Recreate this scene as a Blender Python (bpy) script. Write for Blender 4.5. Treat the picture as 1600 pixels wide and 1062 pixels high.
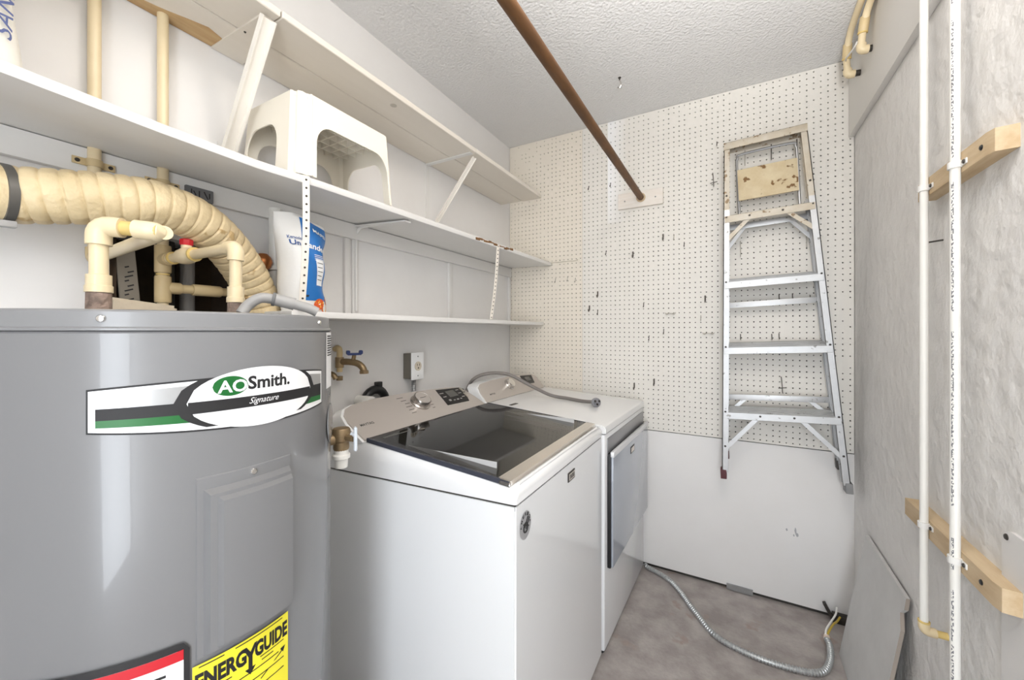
import bpy, bmesh, math, random
from mathutils import Vector, Matrix
PI = math.pi
random.seed(7)
S = bpy.context.scene
C = S.collection
for o in list(bpy.data.objects): bpy.data.objects.remove(o)

# ---------------------------------------------------------------- camera
FPX, HZ, CAMH, YAW = 613.0, 517.0, 1.265, math.radians(29.2)
cam = bpy.data.objects.new('camera', bpy.data.cameras.new('camera')); C.objects.link(cam)
cam.location = (0, 0, CAMH); cam.rotation_euler = (PI/2, 0, YAW)
cam.data.sensor_width = 36; cam.data.lens = 36*FPX/1600.0
cam.data.shift_y = (HZ-531.0)/1600.0
cam.data.clip_start = 0.02
S.camera = cam
# ---------------------------------------------------------------- light
w = bpy.data.worlds.new('world'); S.world = w; w.use_nodes = True
w.node_tree.nodes['Background'].inputs[0].default_value = (.80, .88, 1, 1)
w.node_tree.nodes['Background'].inputs[1].default_value = 1.0
def lamp(name, typ, loc, rot, energy, col, **k):
    l = bpy.data.lights.new(name, typ); l.energy = energy; l.color = col
    for a, b in k.items(): setattr(l, a, b)
    o = bpy.data.objects.new(name, l); C.objects.link(o); o.location = loc; o.rotation_euler = rot
    return o
lamp('doorway_daylight', 'AREA', (.19, -.93, 1.10), (PI/2, 0, 0), 15, (.90, .95, 1), shape='RECTANGLE', size=.48, size_y=2.0)
lamp('ceiling_bulb_light', 'POINT', (.0, .62, 2.30), (0, 0, 0), 4.2, (1, .91, .81), shadow_soft_size=.06)
lamp('ceiling_fill_spot', 'SPOT', (.12, -.25, 1.55), (math.radians(180-33), 0, math.radians(-6)), 118, (1, .985, .97), spot_size=math.radians(88), spot_blend=.7, shadow_soft_size=.08)  # assumed flash off the ceiling, added to even out the brightness
S.view_settings.view_transform = 'Standard'; S.view_settings.look = 'None'
S.view_settings.gamma = 1; S.view_settings.use_curve_mapping = False
S.view_settings.exposure = 0.78

# ---------------------------------------------------------------- materials
MATS = {}
def srgb(r, g, b):
    f = lambda c: (c/255/12.92 if c/255 <= .04045 else ((c/255+.055)/1.055)**2.4)
    return (f(r), f(g), f(b), 1)
def mat(name, col, rough=.5, metal=0, bump=None, bdist=.006, var=None, spec=None, coat=0, spots=None, stretch=(1, 1, 1)):
    """var=(scale, amount, colour2) mottles; bump=(scale, strength); spots=(scale, threshold, colour)"""
    if name in MATS: return MATS[name]
    m = bpy.data.materials.new(name); m.use_nodes = True; nt = m.node_tree; N = nt.nodes; L = nt.links
    b = N['Principled BSDF']; b.inputs['Base Color'].default_value = col
    b.inputs['Roughness'].default_value = rough; b.inputs['Metallic'].default_value = metal
    if spec is not None: b.inputs['Specular IOR Level'].default_value = spec
    b.inputs['Coat Weight'].default_value = coat
    tc = N.new('ShaderNodeTexCoord'); mp = N.new('ShaderNodeMapping'); mp.inputs['Scale'].default_value = stretch
    L.new(tc.outputs['Object'], mp.inputs[0]); out = None
    if var:
        n = N.new('ShaderNodeTexNoise'); n.inputs['Scale'].default_value = var[0]; n.inputs['Detail'].default_value = 5
        n.inputs['Roughness'].default_value = .6; L.new(mp.outputs[0], n.inputs['Vector'])
        r = N.new('ShaderNodeValToRGB'); r.color_ramp.elements[0].position = .35; r.color_ramp.elements[1].position = .68
        r.color_ramp.elements[0].color = col
        c2 = var[2]; r.color_ramp.elements[1].color = tuple(col[i]*(1-var[1])+c2[i]*var[1] for i in range(3))+(1,)
        L.new(n.outputs['Fac'], r.inputs[0]); out = r.outputs[0]
    if spots:
        n = N.new('ShaderNodeTexNoise'); n.inputs['Scale'].default_value = spots[0]; n.inputs['Detail'].default_value = 3
        L.new(mp.outputs[0], n.inputs['Vector'])
        r = N.new('ShaderNodeValToRGB'); r.color_ramp.elements[0].position = spots[1]; r.color_ramp.elements[1].position = spots[1]+.05
        r.color_ramp.elements[0].color = (0, 0, 0, 1); r.color_ramp.elements[1].color = (1, 1, 1, 1)
        L.new(n.outputs['Fac'], r.inputs[0])
        x = N.new('ShaderNodeMix'); x.data_type = 'RGBA'; L.new(r.outputs[0], x.inputs[0])
        if out: L.new(out, x.inputs[6])
        else: x.inputs[6].default_value = col
        x.inputs[7].default_value = spots[2]; out = x.outputs[2]
    if out: L.new(out, b.inputs['Base Color'])
    if bump:
        n = N.new('ShaderNodeTexNoise'); n.inputs['Scale'].default_value = bump[0]; n.inputs['Detail'].default_value = 4
        L.new(mp.outputs[0], n.inputs['Vector'])
        p = N.new('ShaderNodeBump'); p.inputs['Strength'].default_value = bump[1]; p.inputs['Distance'].default_value = bdist
        L.new(n.outputs['Fac'], p.inputs['Height']); L.new(p.outputs[0], b.inputs['Normal'])
    MATS[name] = m; return m
wall_white = mat('wall_white', srgb(232, 230, 228), .55, bump=(30, .06), var=(3, .5, srgb(224, 221, 218)))
shelf_white = mat('shelf_white', srgb(230, 228, 225), .5, bump=(40, .12), var=(6, .6, srgb(222, 219, 214)), spots=(38, .80, srgb(150, 138, 122)), stretch=(1, .35, 1))
ply_white = mat('ply_white', srgb(226, 219, 208), .6, bump=(30, .08), var=(5, .7, srgb(214, 205, 192)), stretch=(1, .12, 1))
ceil_m = mat('popcorn_ceiling', srgb(228, 227, 226), .9, bump=(95, 1.0))
stucco = mat('stucco', srgb(238, 236, 233), .75, bump=(22, 1.0), bdist=.009, var=(5, .7, srgb(226, 223, 220)), spots=(9, .76, srgb(196, 192, 188)))
concrete = mat('concrete', srgb(150, 142, 138), .8, bump=(70, .35), var=(10, .7, srgb(190, 183, 178)), spots=(7, .63, srgb(158, 144, 136)))
peg_left = mat('pegboard_cream', srgb(234, 226, 212), .5, bump=(30, .05))
cpvc = mat('cpvc_cream', srgb(230, 212, 176), .35, var=(12, .6, srgb(222, 202, 162)))
cpvc_old = mat('cpvc_old', srgb(212, 190, 146), .45, var=(9, .7, srgb(196, 172, 128)))
cpvc_glue = mat('cpvc_glue', srgb(214, 186, 116), .4)
pvc_white = mat('pvc_white', srgb(238, 236, 230), .3)
heater_grey = mat('heater_grey', srgb(122, 122, 123), .26, bump=(3, .02), coat=.35)
heater_cap = mat('heater_cap_grey', srgb(128, 128, 129), .3, coat=.2)
app_white = mat('appliance_white', srgb(236, 237, 238), .18, coat=.5)
app_white2 = mat('appliance_top_white', srgb(238, 238, 238), .25, coat=.3)
console_m = mat('console_taupe', srgb(196, 188, 181), .35, metal=.35)
chrome = mat('chrome', srgb(225, 222, 218), .12, metal=1)
silver = mat('silver_trim', srgb(222, 214, 204), .28, metal=.75)
black = mat('black_plastic', srgb(22, 22, 23), .4)
blackg = mat('black_gloss', srgb(38, 36, 35), .15)
ink = mat('black_ink', srgb(30, 29, 30), .6)
dark_gap = mat('dark_gap', srgb(60, 56, 52), .8)
steel = mat('galvanized', srgb(176, 177, 178), .38, metal=.8, var=(20, .6, srgb(150, 150, 150)))
alu = mat('aluminium', srgb(194, 194, 194), .42, metal=.7, var=(14, .7, srgb(182, 182, 182)), spots=(45, .66, srgb(140, 138, 134)))
alu_dirty = mat('aluminium_dirty', srgb(206, 199, 186), .55, metal=.25, var=(12, .8, srgb(188, 174, 150)), spots=(34, .60, srgb(146, 124, 96)))
darkmetal = mat('dark_metal', srgb(70, 66, 62), .45, metal=.6)
wirehook = mat('hook_metal', srgb(98, 92, 86), .4, metal=.5)
palehook = mat('painted_hook', srgb(196, 190, 180), .5)
brass = mat('brass', srgb(158, 136, 104), .42, metal=.55, var=(30, .7, srgb(118, 98, 72)))
copper = mat('copper', srgb(176, 112, 66), .35, metal=.85)
rust_rod = mat('rusty_pipe', srgb(92, 62, 36), .55, metal=.2, var=(30, .8, srgb(122, 84, 48)), bump=(90, .2), stretch=(1, .3, 1))
wood = mat('raw_pine', srgb(212, 190, 156), .65, var=(8, .9, srgb(188, 158, 118)), bump=(40, .1), stretch=(4, .6, 4))
bare_wood = mat('bare_ply', srgb(196, 166, 122), .65, var=(10, .9, srgb(176, 140, 94)), stretch=(4, .5, 1))
vinyl = mat('duct_vinyl', srgb(228, 208, 168), .5, var=(14, .8, srgb(206, 184, 142)), bump=(24, .9), bdist=.012, spots=(24, .66, srgb(190, 160, 112)))
grey_plastic = mat('grey_plastic', srgb(164, 162, 160), .4)
grey_cord = mat('grey_cord', srgb(128, 122, 118), .45)
stool_m = mat('stool_plastic', srgb(238, 231, 216), .32)
red = mat('red_plastic', srgb(196, 18, 30), .35)
blue = mat('blue_paint', srgb(44, 62, 118), .4)
white_p = mat('white_print', srgb(238, 238, 238), .4)
green_p = mat('green_print', srgb(14, 98, 38), .4)
yellow_p = mat('yellow_print', srgb(240, 228, 58), .5)
red_p = mat('red_print', srgb(190, 16, 32), .5)
bag_white = mat('bag_white', srgb(236, 234, 230), .4, bump=(22, .25))
bag_blue = mat('bag_blue', srgb(34, 112, 186), .4, bump=(22, .2))
sand_m = mat('sandbag_white', srgb(240, 236, 226), .55, bump=(18, .4))
navy_p = mat('navy_print', srgb(92, 102, 146), .6)
orange_p = mat('orange_print', srgb(226, 92, 40), .5, spots=(160, .55, srgb(246, 196, 70)))
board_m = mat('hardboard_grey', srgb(214, 213, 211), .6, var=(7, .8, srgb(200, 199, 197)), bump=(30, .05))
board_edge = mat('hardboard_edge', srgb(160, 150, 140), .7)
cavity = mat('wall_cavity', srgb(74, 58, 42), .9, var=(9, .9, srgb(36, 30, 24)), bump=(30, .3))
rustm = mat('rust_patch', srgb(150, 108, 62), .8, var=(60, .9, srgb(86, 58, 34)), bump=(90, .6))
nipple_m = mat('crusty_nipple', srgb(164, 142, 128), .7, metal=.2, var=(60, .9, srgb(112, 96, 86)), bump=(120, .6))
door_tint = mat('door_reflection_tint', srgb(172, 178, 188), .16, metal=.15, coat=.5)  # white door; its blue-grey reflection is put into the base colour
maroon = mat('maroon_rubber', srgb(92, 48, 52), .6)
grey_rub = mat('grey_rubber', srgb(140, 140, 140), .6)
tie_m = mat('clear_tie', srgb(236, 234, 230), .35)
# pegboard paint: cream boards, a lighter paint mark left by an old upright
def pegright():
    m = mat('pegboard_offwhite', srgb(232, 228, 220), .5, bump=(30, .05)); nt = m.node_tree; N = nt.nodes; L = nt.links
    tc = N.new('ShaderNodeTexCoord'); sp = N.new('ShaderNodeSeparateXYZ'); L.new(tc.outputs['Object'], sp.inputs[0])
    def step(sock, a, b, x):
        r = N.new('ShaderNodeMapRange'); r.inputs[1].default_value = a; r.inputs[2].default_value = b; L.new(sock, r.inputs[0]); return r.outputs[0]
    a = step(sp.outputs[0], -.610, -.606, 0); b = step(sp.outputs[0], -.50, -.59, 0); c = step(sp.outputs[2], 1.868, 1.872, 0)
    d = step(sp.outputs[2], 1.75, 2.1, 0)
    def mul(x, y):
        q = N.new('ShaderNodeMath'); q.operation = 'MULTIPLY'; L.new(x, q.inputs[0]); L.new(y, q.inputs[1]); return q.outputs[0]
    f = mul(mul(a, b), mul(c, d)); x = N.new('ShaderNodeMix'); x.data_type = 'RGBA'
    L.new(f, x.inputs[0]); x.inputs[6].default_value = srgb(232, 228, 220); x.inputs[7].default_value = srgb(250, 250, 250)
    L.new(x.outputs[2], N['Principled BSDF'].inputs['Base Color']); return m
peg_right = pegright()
def glass_mat():
    m = bpy.data.materials.new('tinted_lid_glass'); m.use_nodes = True; N = m.node_tree.nodes; L = m.node_tree.links
    for n in list(N): N.remove(n)
    o = N.new('ShaderNodeOutputMaterial'); t = N.new('ShaderNodeBsdfTransparent'); t.inputs[0].default_value = (.55, .54, .53, 1)
    g = N.new('ShaderNodeBsdfGlossy'); g.inputs['Roughness'].default_value = .04; g.inputs[0].default_value = (.9, .9, .9, 1)
    f = N.new('ShaderNodeFresnel'); f.inputs[0].default_value = 1.75; x = N.new('ShaderNodeMixShader')
    L.new(f.outputs[0], x.inputs[0]); L.new(t.outputs[0], x.inputs[1]); L.new(g.outputs[0], x.inputs[2]); L.new(x.outputs[0], o.inputs[0])
    return m
lid_glass = glass_mat()
def print_pipe_mat():
    m = mat('pvc_printed', srgb(238, 236, 230), .3); N = m.node_tree.nodes; L = m.node_tree.links
    tc = N.new('ShaderNodeTexCoord'); sp = N.new('ShaderNodeSeparateXYZ'); L.new(tc.outputs['Object'], sp.inputs[0])
    mp = N.new('ShaderNodeMapping'); mp.inputs['Scale'].default_value = (160, 500, 230); L.new(tc.outputs['Object'], mp.inputs[0])
    n = N.new('ShaderNodeTexNoise'); n.inputs['Scale'].default_value = 1; n.inputs['Detail'].default_value = 0; L.new(mp.outputs[0], n.inputs['Vector'])
    mp2 = N.new('ShaderNodeMapping'); mp2.inputs['Scale'].default_value = (0, 0, 9); L.new(tc.outputs['Object'], mp2.inputs[0])
    n2 = N.new('ShaderNodeTexNoise'); n2.inputs['Scale'].default_value = 1; n2.inputs['Detail'].default_value = 1; L.new(mp2.outputs[0], n2.inputs['Vector'])
    def gt(s, v):
        q = N.new('ShaderNodeMath'); q.operation = 'GREATER_THAN'; L.new(s, q.inputs[0]); q.inputs[1].default_value = v; return q.outputs[0]
    def lt(s, v):
        q = N.new('ShaderNodeMath'); q.operation = 'LESS_THAN'; L.new(s, q.inputs[0]); q.inputs[1].default_value = v; return q.outputs[0]
    def mul(x, y):
        q = N.new('ShaderNodeMath'); q.operation = 'MULTIPLY'; L.new(x, q.inputs[0]); L.new(y, q.inputs[1]); return q.outputs[0]
    f = mul(mul(gt(n.outputs['Fac'], .5), gt(n2.outputs['Fac'], .44)), mul(mul(lt(sp.outputs[1], -.0042), gt(sp.outputs[1], -.0072)), lt(sp.outputs[0], 0)))
    x = N.new('ShaderNodeMix'); x.data_type = 'RGBA'; L.new(f, x.inputs[0]); x.inputs[6].default_value = srgb(238, 236, 230); x.inputs[7].default_value = srgb(122, 122, 126)
    L.new(x.outputs[2], N['Principled BSDF'].inputs['Base Color']); return m

# ---------------------------------------------------------------- shape helpers
def V(*a): return Vector(a)
def NB(): return bmesh.new()
def hexa(bm, c8):
    v = [bm.verts.new(c) for c in c8]
    for f in ((0, 3, 2, 1), (4, 5, 6, 7), (0, 1, 5, 4), (1, 2, 6, 5), (2, 3, 7, 6), (3, 0, 4, 7)): bm.faces.new([v[i] for i in f])
    return v
def box(bm, x0, x1, y0, y1, z0, z1, bev=0, seg=2):
    v = hexa(bm, [(x0, y0, z0), (x1, y0, z0), (x1, y1, z0), (x0, y1, z0), (x0, y0, z1), (x1, y0, z1), (x1, y1, z1), (x0, y1, z1)])
    if bev:
        es = list({e for q in v for e in q.link_edges})
        bmesh.ops.bevel(bm, geom=es, offset=bev, segments=seg, affect='EDGES', profile=.6)
    return bm
def obox(bm, c, ax, ay, az, hx, hy, hz, bev=0):
    c = Vector(c); ax = Vector(ax).normalized()*hx; ay = Vector(ay).normalized()*hy; az = Vector(az).normalized()*hz
    v = hexa(bm, [c-ax-ay-az, c+ax-ay-az, c+ax+ay-az, c-ax+ay-az, c-ax-ay+az, c+ax-ay+az, c+ax+ay+az, c-ax+ay+az])
    if bev:
        es = list({e for q in v for e in q.link_edges})
        bmesh.ops.bevel(bm, geom=es, offset=bev, segments=2, affect='EDGES')
    return bm
def beam(bm, a, b, up, wdt, thk, bev=0):
    a = Vector(a); b = Vector(b); d = (b-a).normalized(); up = Vector(up); up = (up-d*up.dot(d)).normalized()
    return obox(bm, (a+b)/2, d, d.cross(up), up, (b-a).length/2, wdt/2, thk/2, bev)
def spline(pts, n=8):
    P = [Vector(p) for p in pts]; P = [P[0]*2-P[1]]+P+[P[-1]*2-P[-2]]; out = []
    for i in range(1, len(P)-2):
        for k in range(n):
            t = k/n; a, b, c, d = P[i-1:i+3]
            out.append(.5*((2*b)+(c-a)*t+(2*a-5*b+4*c-d)*t*t+(3*b-a-3*c+d)*t**3))
    out.append(P[-2]); return out
def tube(bm, pts, r, seg=14, cap=True):
    P = [Vector(p) for p in pts]; n = len(P); rs = r if isinstance(r, (list, tuple)) else [r]*n
    T = [(P[min(i+1, n-1)]-P[max(i-1, 0)]).normalized() for i in range(n)]
    u = T[0].orthogonal().normalized(); rings = []
    for i in range(n):
        u = (u-T[i]*u.dot(T[i])).normalized(); w_ = T[i].cross(u)
        rings.append([bm.verts.new(P[i]+(u*math.cos(2*PI*k/seg)+w_*math.sin(2*PI*k/seg))*rs[i]) for k in range(seg)])
    for a, b in zip(rings, rings[1:]):
        for k in range(seg): bm.faces.new((a[k], a[(k+1) % seg], b[(k+1) % seg], b[k]))
    if cap: bm.faces.new(rings[0][::-1]); bm.faces.new(rings[-1])
    return bm
def lathe(bm, o, axis, prof, seg=24):
    """prof = [(radius, height along axis)]"""
    o = Vector(o); a = Vector(axis).normalized(); u = a.orthogonal().normalized(); w_ = a.cross(u); rings = []
    for r, h in prof:
        if r < 1e-6: rings.append([bm.verts.new(o+a*h)])
        else: rings.append([bm.verts.new(o+a*h+(u*math.cos(2*PI*k/seg)+w_*math.sin(2*PI*k/seg))*r) for k in range(seg)])
    for p, q in zip(rings, rings[1:]):
        for k in range(seg):
            j = (k+1) % seg
            if len(p) == 1 and len(q) == 1: continue
            if len(p) == 1: bm.faces.new((p[0], q[j], q[k]))
            elif len(q) == 1: bm.faces.new((p[k], p[j], q[0]))
            else: bm.faces.new((p[k], p[j], q[j], q[k]))
    return bm
def prism(bm, pts, f0, f1):
    """polygon pts (2D) mapped by f0 and f1 to two 3D faces joined by sides"""
    a = [bm.verts.new(f0(*p)) for p in pts]; b = [bm.verts.new(f1(*p)) for p in pts]
    bm.faces.new(a[::-1]); bm.faces.new(b); n = len(a)
    for i in range(n): bm.faces.new((a[i], a[(i+1) % n], b[(i+1) % n], b[i]))
    return bm
OFF = {}
def finish(name, bm, m, off, ang=35):
    bmesh.ops.recalc_face_normals(bm, faces=bm.faces)
    if off.length: bmesh.ops.translate(bm, verts=bm.verts, vec=-off)
    me = bpy.data.meshes.new(name); bm.to_mesh(me); bm.free(); me.materials.append(m)
    me.shade_smooth(); me.set_sharp_from_angle(angle=math.radians(ang))
    o = bpy.data.objects.new(name, me); C.objects.link(o); return o
def thing(name, label, cat, loc, group=None, rotz=0, local=False):
    o = bpy.data.objects.new(name, None); C.objects.link(o); o.location = loc; o.rotation_euler = (0, 0, rotz); o.empty_display_size = .05
    o['label'] = label; o['category'] = cat
    if group: o['group'] = group
    OFF[o] = Vector((0, 0, 0)) if local else Vector(loc); return o
def part(name, bm, m, parent, label=None, kind=None, ang=35):
    o = finish(name, bm, m, OFF[parent].copy(), ang); o.parent = parent; OFF[o] = OFF[parent]
    if label: o['label'] = label
    if kind or name in ('fine_print', 'cycle_print', 'button_print', 'print_mark', 'rust_chips', 'scribble'): o['kind'] = kind or 'stuff'
    return o
def solo(name, bm, m, label=None, cat=None, group=None, kind=None, ang=35, org=None):
    if org is None:
        xs = [v.co for v in bm.verts]
        org = Vector(((min(c.x for c in xs)+max(c.x for c in xs))/2, (min(c.y for c in xs)+max(c.y for c in xs))/2, min(c.z for c in xs)))
    org = Vector(org); o = finish(name, bm, m, org, ang); o.location = org; OFF[o] = org
    if label: o['label'] = label
    if cat: o['category'] = cat
    if group: o['group'] = group
    if kind: o['kind'] = kind
    return o
def struct(name, bm, m, ang=35): return solo(name, bm, m, kind='structure', ang=ang, org=(0, 0, 0))
def text2d(body, wd, ht, bold=0, shear=0):
    cu = bpy.data.curves.new('t', 'FONT'); cu.body = body; cu.size = 1; cu.offset = bold; cu.shear = shear; cu.resolution_u = 3
    o = bpy.data.objects.new('t', cu); C.objects.link(o); dg = bpy.context.evaluated_depsgraph_get(); e = o.evaluated_get(dg)
    me = e.to_mesh(); vs = [(v.co.x, v.co.y) for v in me.vertices]; fs = [tuple(p.vertices) for p in me.polygons]
    e.to_mesh_clear(); bpy.data.objects.remove(o); bpy.data.curves.remove(cu)
    x0, x1 = min(v[0] for v in vs), max(v[0] for v in vs); y0, y1 = min(v[1] for v in vs), max(v[1] for v in vs)
    return [((x-(x0+x1)/2)/(x1-x0)*wd, (y-(y0+y1)/2)/(y1-y0)*ht) for x, y in vs], fs
def add2d(bm, geo, f):
    vs = [bm.verts.new(f(*p)) for p in geo[0]]
    for q in geo[1]:
        try: bm.faces.new([vs[i] for i in q])
        except ValueError: pass
    return bm
def lettering(bm, body, wd, ht, f, bold=0, shear=0): return add2d(bm, text2d(body, wd, ht, bold, shear), f)
def copy_tree(o, parent=None):
    c = o.copy(); C.objects.link(c); c.parent = parent
    for ch in list(o.children): copy_tree(ch, c)
    return c

# ================================================================ the room
XL, XR, YB, YF, ZC = -1.245, .464, 2.20, -.95, 2.44
struct('floor', box(NB(), XL-.15, XR+.1, YF-.1, YB+.15, -.08, 0), concrete)
struct('ceiling', box(NB(), XL-.15, XR+.1, YF-.1, YB+.15, ZC, ZC+.06), ceil_m)
# left wall with a rough opening behind the water heater
hy0, hy1, hz0, hz1 = .335, .605, 1.16, 1.50
b = NB(); x0 = XL-.13
box(b, x0, XL, YF-.1, hy0, 0, ZC); box(b, x0, XL, hy1, YB+.15, 0, ZC)
box(b, x0, XL, hy0, hy1, 0, hz0); box(b, x0, XL, hy0, hy1, hz1, ZC)
wl = struct('wall_left', b, wall_white)
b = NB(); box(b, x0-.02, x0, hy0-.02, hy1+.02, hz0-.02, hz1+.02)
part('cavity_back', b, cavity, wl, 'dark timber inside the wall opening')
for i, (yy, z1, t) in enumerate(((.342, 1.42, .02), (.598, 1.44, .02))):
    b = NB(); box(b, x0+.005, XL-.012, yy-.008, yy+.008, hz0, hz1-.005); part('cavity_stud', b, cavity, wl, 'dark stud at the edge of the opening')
# back wall: smooth lower board, pegboards above with real holes
wb = struct('wall_back', box(NB(), XL-.15, XR+.1, 2.212, 2.30, 0, ZC), dark_gap)
part('lower_board', box(NB(), XL, XR, 2.197, 2.211, .018, .733, .002), wall_white, wb, 'smooth white lower wall board')
b = NB()
for (x, z, a, c_) in ((.256, .352, .004, .016), (.262, .335, .006, .010), (.223, .350, .004, .007), (.250, .330, .003, .006)): prism(b, [(x-a, z), (x-a*.3, z+c_), (x+a*.7, z+c_*.6), (x+a, z-c_*.4), (x, z-c_)], lambda x, z: (x, 2.1966, z), lambda x, z: (x, 2.1972, z))
part('scuff_marks', b, mat('scuff', srgb(172, 172, 174), .7), wb, 'small grey scuff marks', 'stuff')
def pegboard(name, x0, x1, z0, z1, m, label, filled):
    P = .0254; R = .0032; yf, yb = 2.1945, 2.2005; vs = []; fs = []
    nx = int(round((x1-x0)/P)); nz = int(round((z1-z0)/P)); px = (x1-x0)/nx; pz = (z1-z0)/nz
    for i in range(nx):
        for j in range(nz):
            cx, cz = x0+(i+.5)*px, z0+(j+.5)*pz; k = len(vs); hx, hz = px/2, pz/2
            if random.random() < filled(cx, cz):
                vs += [(cx-hx, yf, cz-hz), (cx+hx, yf, cz-hz), (cx+hx, yf, cz+hz), (cx-hx, yf, cz+hz)]; fs.append((k, k+1, k+2, k+3)); continue
            vs += [(cx+a*hx, yf, cz+c*hz) for a, c in ((1, 0), (1, 1), (0, 1), (-1, 1), (-1, 0), (-1, -1), (0, -1), (1, -1))]
            r = R*random.uniform(.8, 1.05)
            for y in (yf, yb): vs += [(cx+r*math.cos(q*PI/4), y, cz+r*math.sin(q*PI/4)) for q in range(8)]
            for q in range(8):
                n = (q+1) % 8; fs.append((k+q, k+8+q, k+8+n, k+n)); fs.append((k+8+q, k+16+q, k+16+n, k+8+n))
    me = bpy.data.meshes.new(name); me.from_pydata(vs, [], fs); me.materials.append(m); me.validate()
    o = bpy.data.objects.new(name, me); C.objects.link(o); o.parent = wb; o['label'] = label; OFF[o] = OFF[wb]
    return o
XS = -.756
pegboard('pegboard', XL+.002, XS-.0003, .737, ZC-.001, peg_left, 'narrow cream pegboard beside the shelves', lambda x, z: .45 if (z > 2.25 and x < -.95) else (.16 if z > 1.95 else .02))
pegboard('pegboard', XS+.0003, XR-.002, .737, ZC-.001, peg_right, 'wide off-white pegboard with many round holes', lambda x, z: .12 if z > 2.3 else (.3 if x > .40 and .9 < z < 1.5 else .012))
b = NB(); box(b, -.955, -.786, 2.183, 2.1945, 1.678, 1.684); struct('trim_3', b, peg_left)
# right wall, upper board proud of it
struct('wall_right', box(NB(), XR, XR+.1, YF-.1, YB+.15, 0, ZC), stucco)
struct('trim_1', box(NB(), XR-.021, XR, .1, YB-.006, 2.102, ZC, .002), mat('trim_paint', srgb(232, 229, 224), .5, bump=(30, .1)))
# wall behind the camera with an open doorway
b = NB(); box(b, XL-.13, -.06, YF-.1, YF, 0, ZC); box(b, .44, XR+.1, YF-.1, YF, 0, ZC); box(b, -.06, .44, YF-.1, YF, 2.12, ZC)
struct('wall_front', b, wall_white)
# cleat and battens on the left wall
struct('trim_2', box(NB(), XL, XL+.018, .0, 2.19, 1.608, 1.664, .002), shelf_white)
for i, (y, wd) in enumerate(((.965, .022), (1.572, .024), (2.178, .022))):
    struct('trim_%d' % (4+i), box(NB(), XL, XL+.014, y-wd/2, y+wd/2, 1.322, 1.607, .002), shelf_white)
b = NB(); box(b, -.02, .09, 2.188, 2.1965, .004, .03); struct('baseboard_back', b, steel)

# ================================================================ water heater
HX, HY, HR = -.905, .336, .26
wh = thing('water_heater', 'tall grey cylindrical electric water heater with stickers at the left', 'water heater', (HX, HY, 0))
def cyl(s, z, off=0): return Vector((HX+(HR+off)*math.cos(s/HR), HY+(HR+off)*math.sin(s/HR), z))
def cd(deg): return math.radians(deg)*HR
part('jacket', lathe(NB(), (HX, HY, 0), (0, 0, 1), [(0, .03), (HR-.004, .03), (HR, .036), (HR, 1.262), (HR-.002, 1.2645), (0, 1.2645)], 128), heater_grey, wh)
part('base_ring', lathe(NB(), (HX, HY, 0), (0, 0, 1), [(0, 0), (HR-.006, 0), (HR-.006, .03), (0, .03)], 64), black, wh)
cap = part('top_cap', lathe(NB(), (HX, HY, 0), (0, 0, 1), [(HR-.004, 1.2645), (HR+.0012, 1.266), (HR+.0012, 1.2685), (HR-.0025, 1.2705), (HR-.0035, 1.290), (HR-.0055, 1.2925), (HR-.012, 1.2935), (0, 1.2935)], 128), heater_cap, wh)
def screw(nm, p, nrm, r, par, m=chrome):
    return part(nm, lathe(NB(), p, nrm, [(r, -.001), (r, .001), (r*.75, .0028), (0, .0034)], 12), m, par)
for dg, zz in ((-37.2, 1.281), (33, 1.281)):
    p = cyl(cd(dg), zz, -.003); screw('cap_screw', p, p-Vector((HX, HY, zz)), .005, cap)
def cylbox(bm, a0, a1, z0, z1, r0, r1, ch, n=14):
    S0, S1 = cd(a0), cd(a1)
    def grid(s0, s1, za, zb, off): return [[bm.verts.new(cyl(s0+(s1-s0)*i/n, z, off)) for i in range(n+1)] for z in (za, zb)]
    B = grid(S0, S1, z0, z1, r0); T = grid(S0+ch, S1-ch, z0+ch, z1-ch, r1)
    for i in range(n):
        bm.faces.new((T[0][i], T[0][i+1], T[1][i+1], T[1][i])); bm.faces.new((B[0][i], B[0][i+1], T[0][i+1], T[0][i])); bm.faces.new((T[1][i], T[1][i+1], B[1][i+1], B[1][i]))
    bm.faces.new((B[0][0], T[0][0], T[1][0], B[1][0])); bm.faces.new((B[0][n], B[1][n], T[1][n], T[0][n])); return bm
ap = part('access_panel', cylbox(NB(), -16.2, 13.6, .803, 1.058, 0, .0022, .0015), heater_grey, wh, 'stepped grey access panel')
part('panel_step', cylbox(NB(), -14.3, 12.6, .806, 1.040, .002, .013, .006), heater_grey, ap)
part('panel_face', cylbox(NB(), -11.2, 11.6, .815, 1.029, .0125, .021, .005), heater_grey, ap)
p = cyl(cd(-.5), 1.049, .002); screw('panel_screw', p, p-Vector((HX, HY, 1.049)), .005, ap)
def strip(bm, s0, s1, lo, hi, off, n=24):
    f = lambda q, s: q(s) if callable(q) else q
    r = [[bm.verts.new(cyl(s0+(s1-s0)*i/n, f(q, s0+(s1-s0)*i/n), off)) for i in range(n+1)] for q in (lo, hi)]
    for i in range(n): bm.faces.new((r[0][i], r[0][i+1], r[1][i+1], r[1][i]))
    return bm
def ellipse(bm, s, z, a, c, off, n=48, clip=None):
    m_ = 24; rows = []
    for i in range(m_+1):
        t = -1+2*i/m_; x = s+a*t; h = c*math.sqrt(max(0, 1-t*t)); lo, hi = z-h, z+h
        if clip: lo, hi = max(lo, clip[0]), min(hi, clip[1])
        rows.append((bm.verts.new(cyl(x, lo, off)), bm.verts.new(cyl(x, hi, off))))
    for p, q in zip(rows, rows[1:]): bm.faces.new((p[0], q[0], q[1], p[1]))
    return bm
LA, LB, LM = cd(-40), cd(33.5), cd(2.8)
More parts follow.
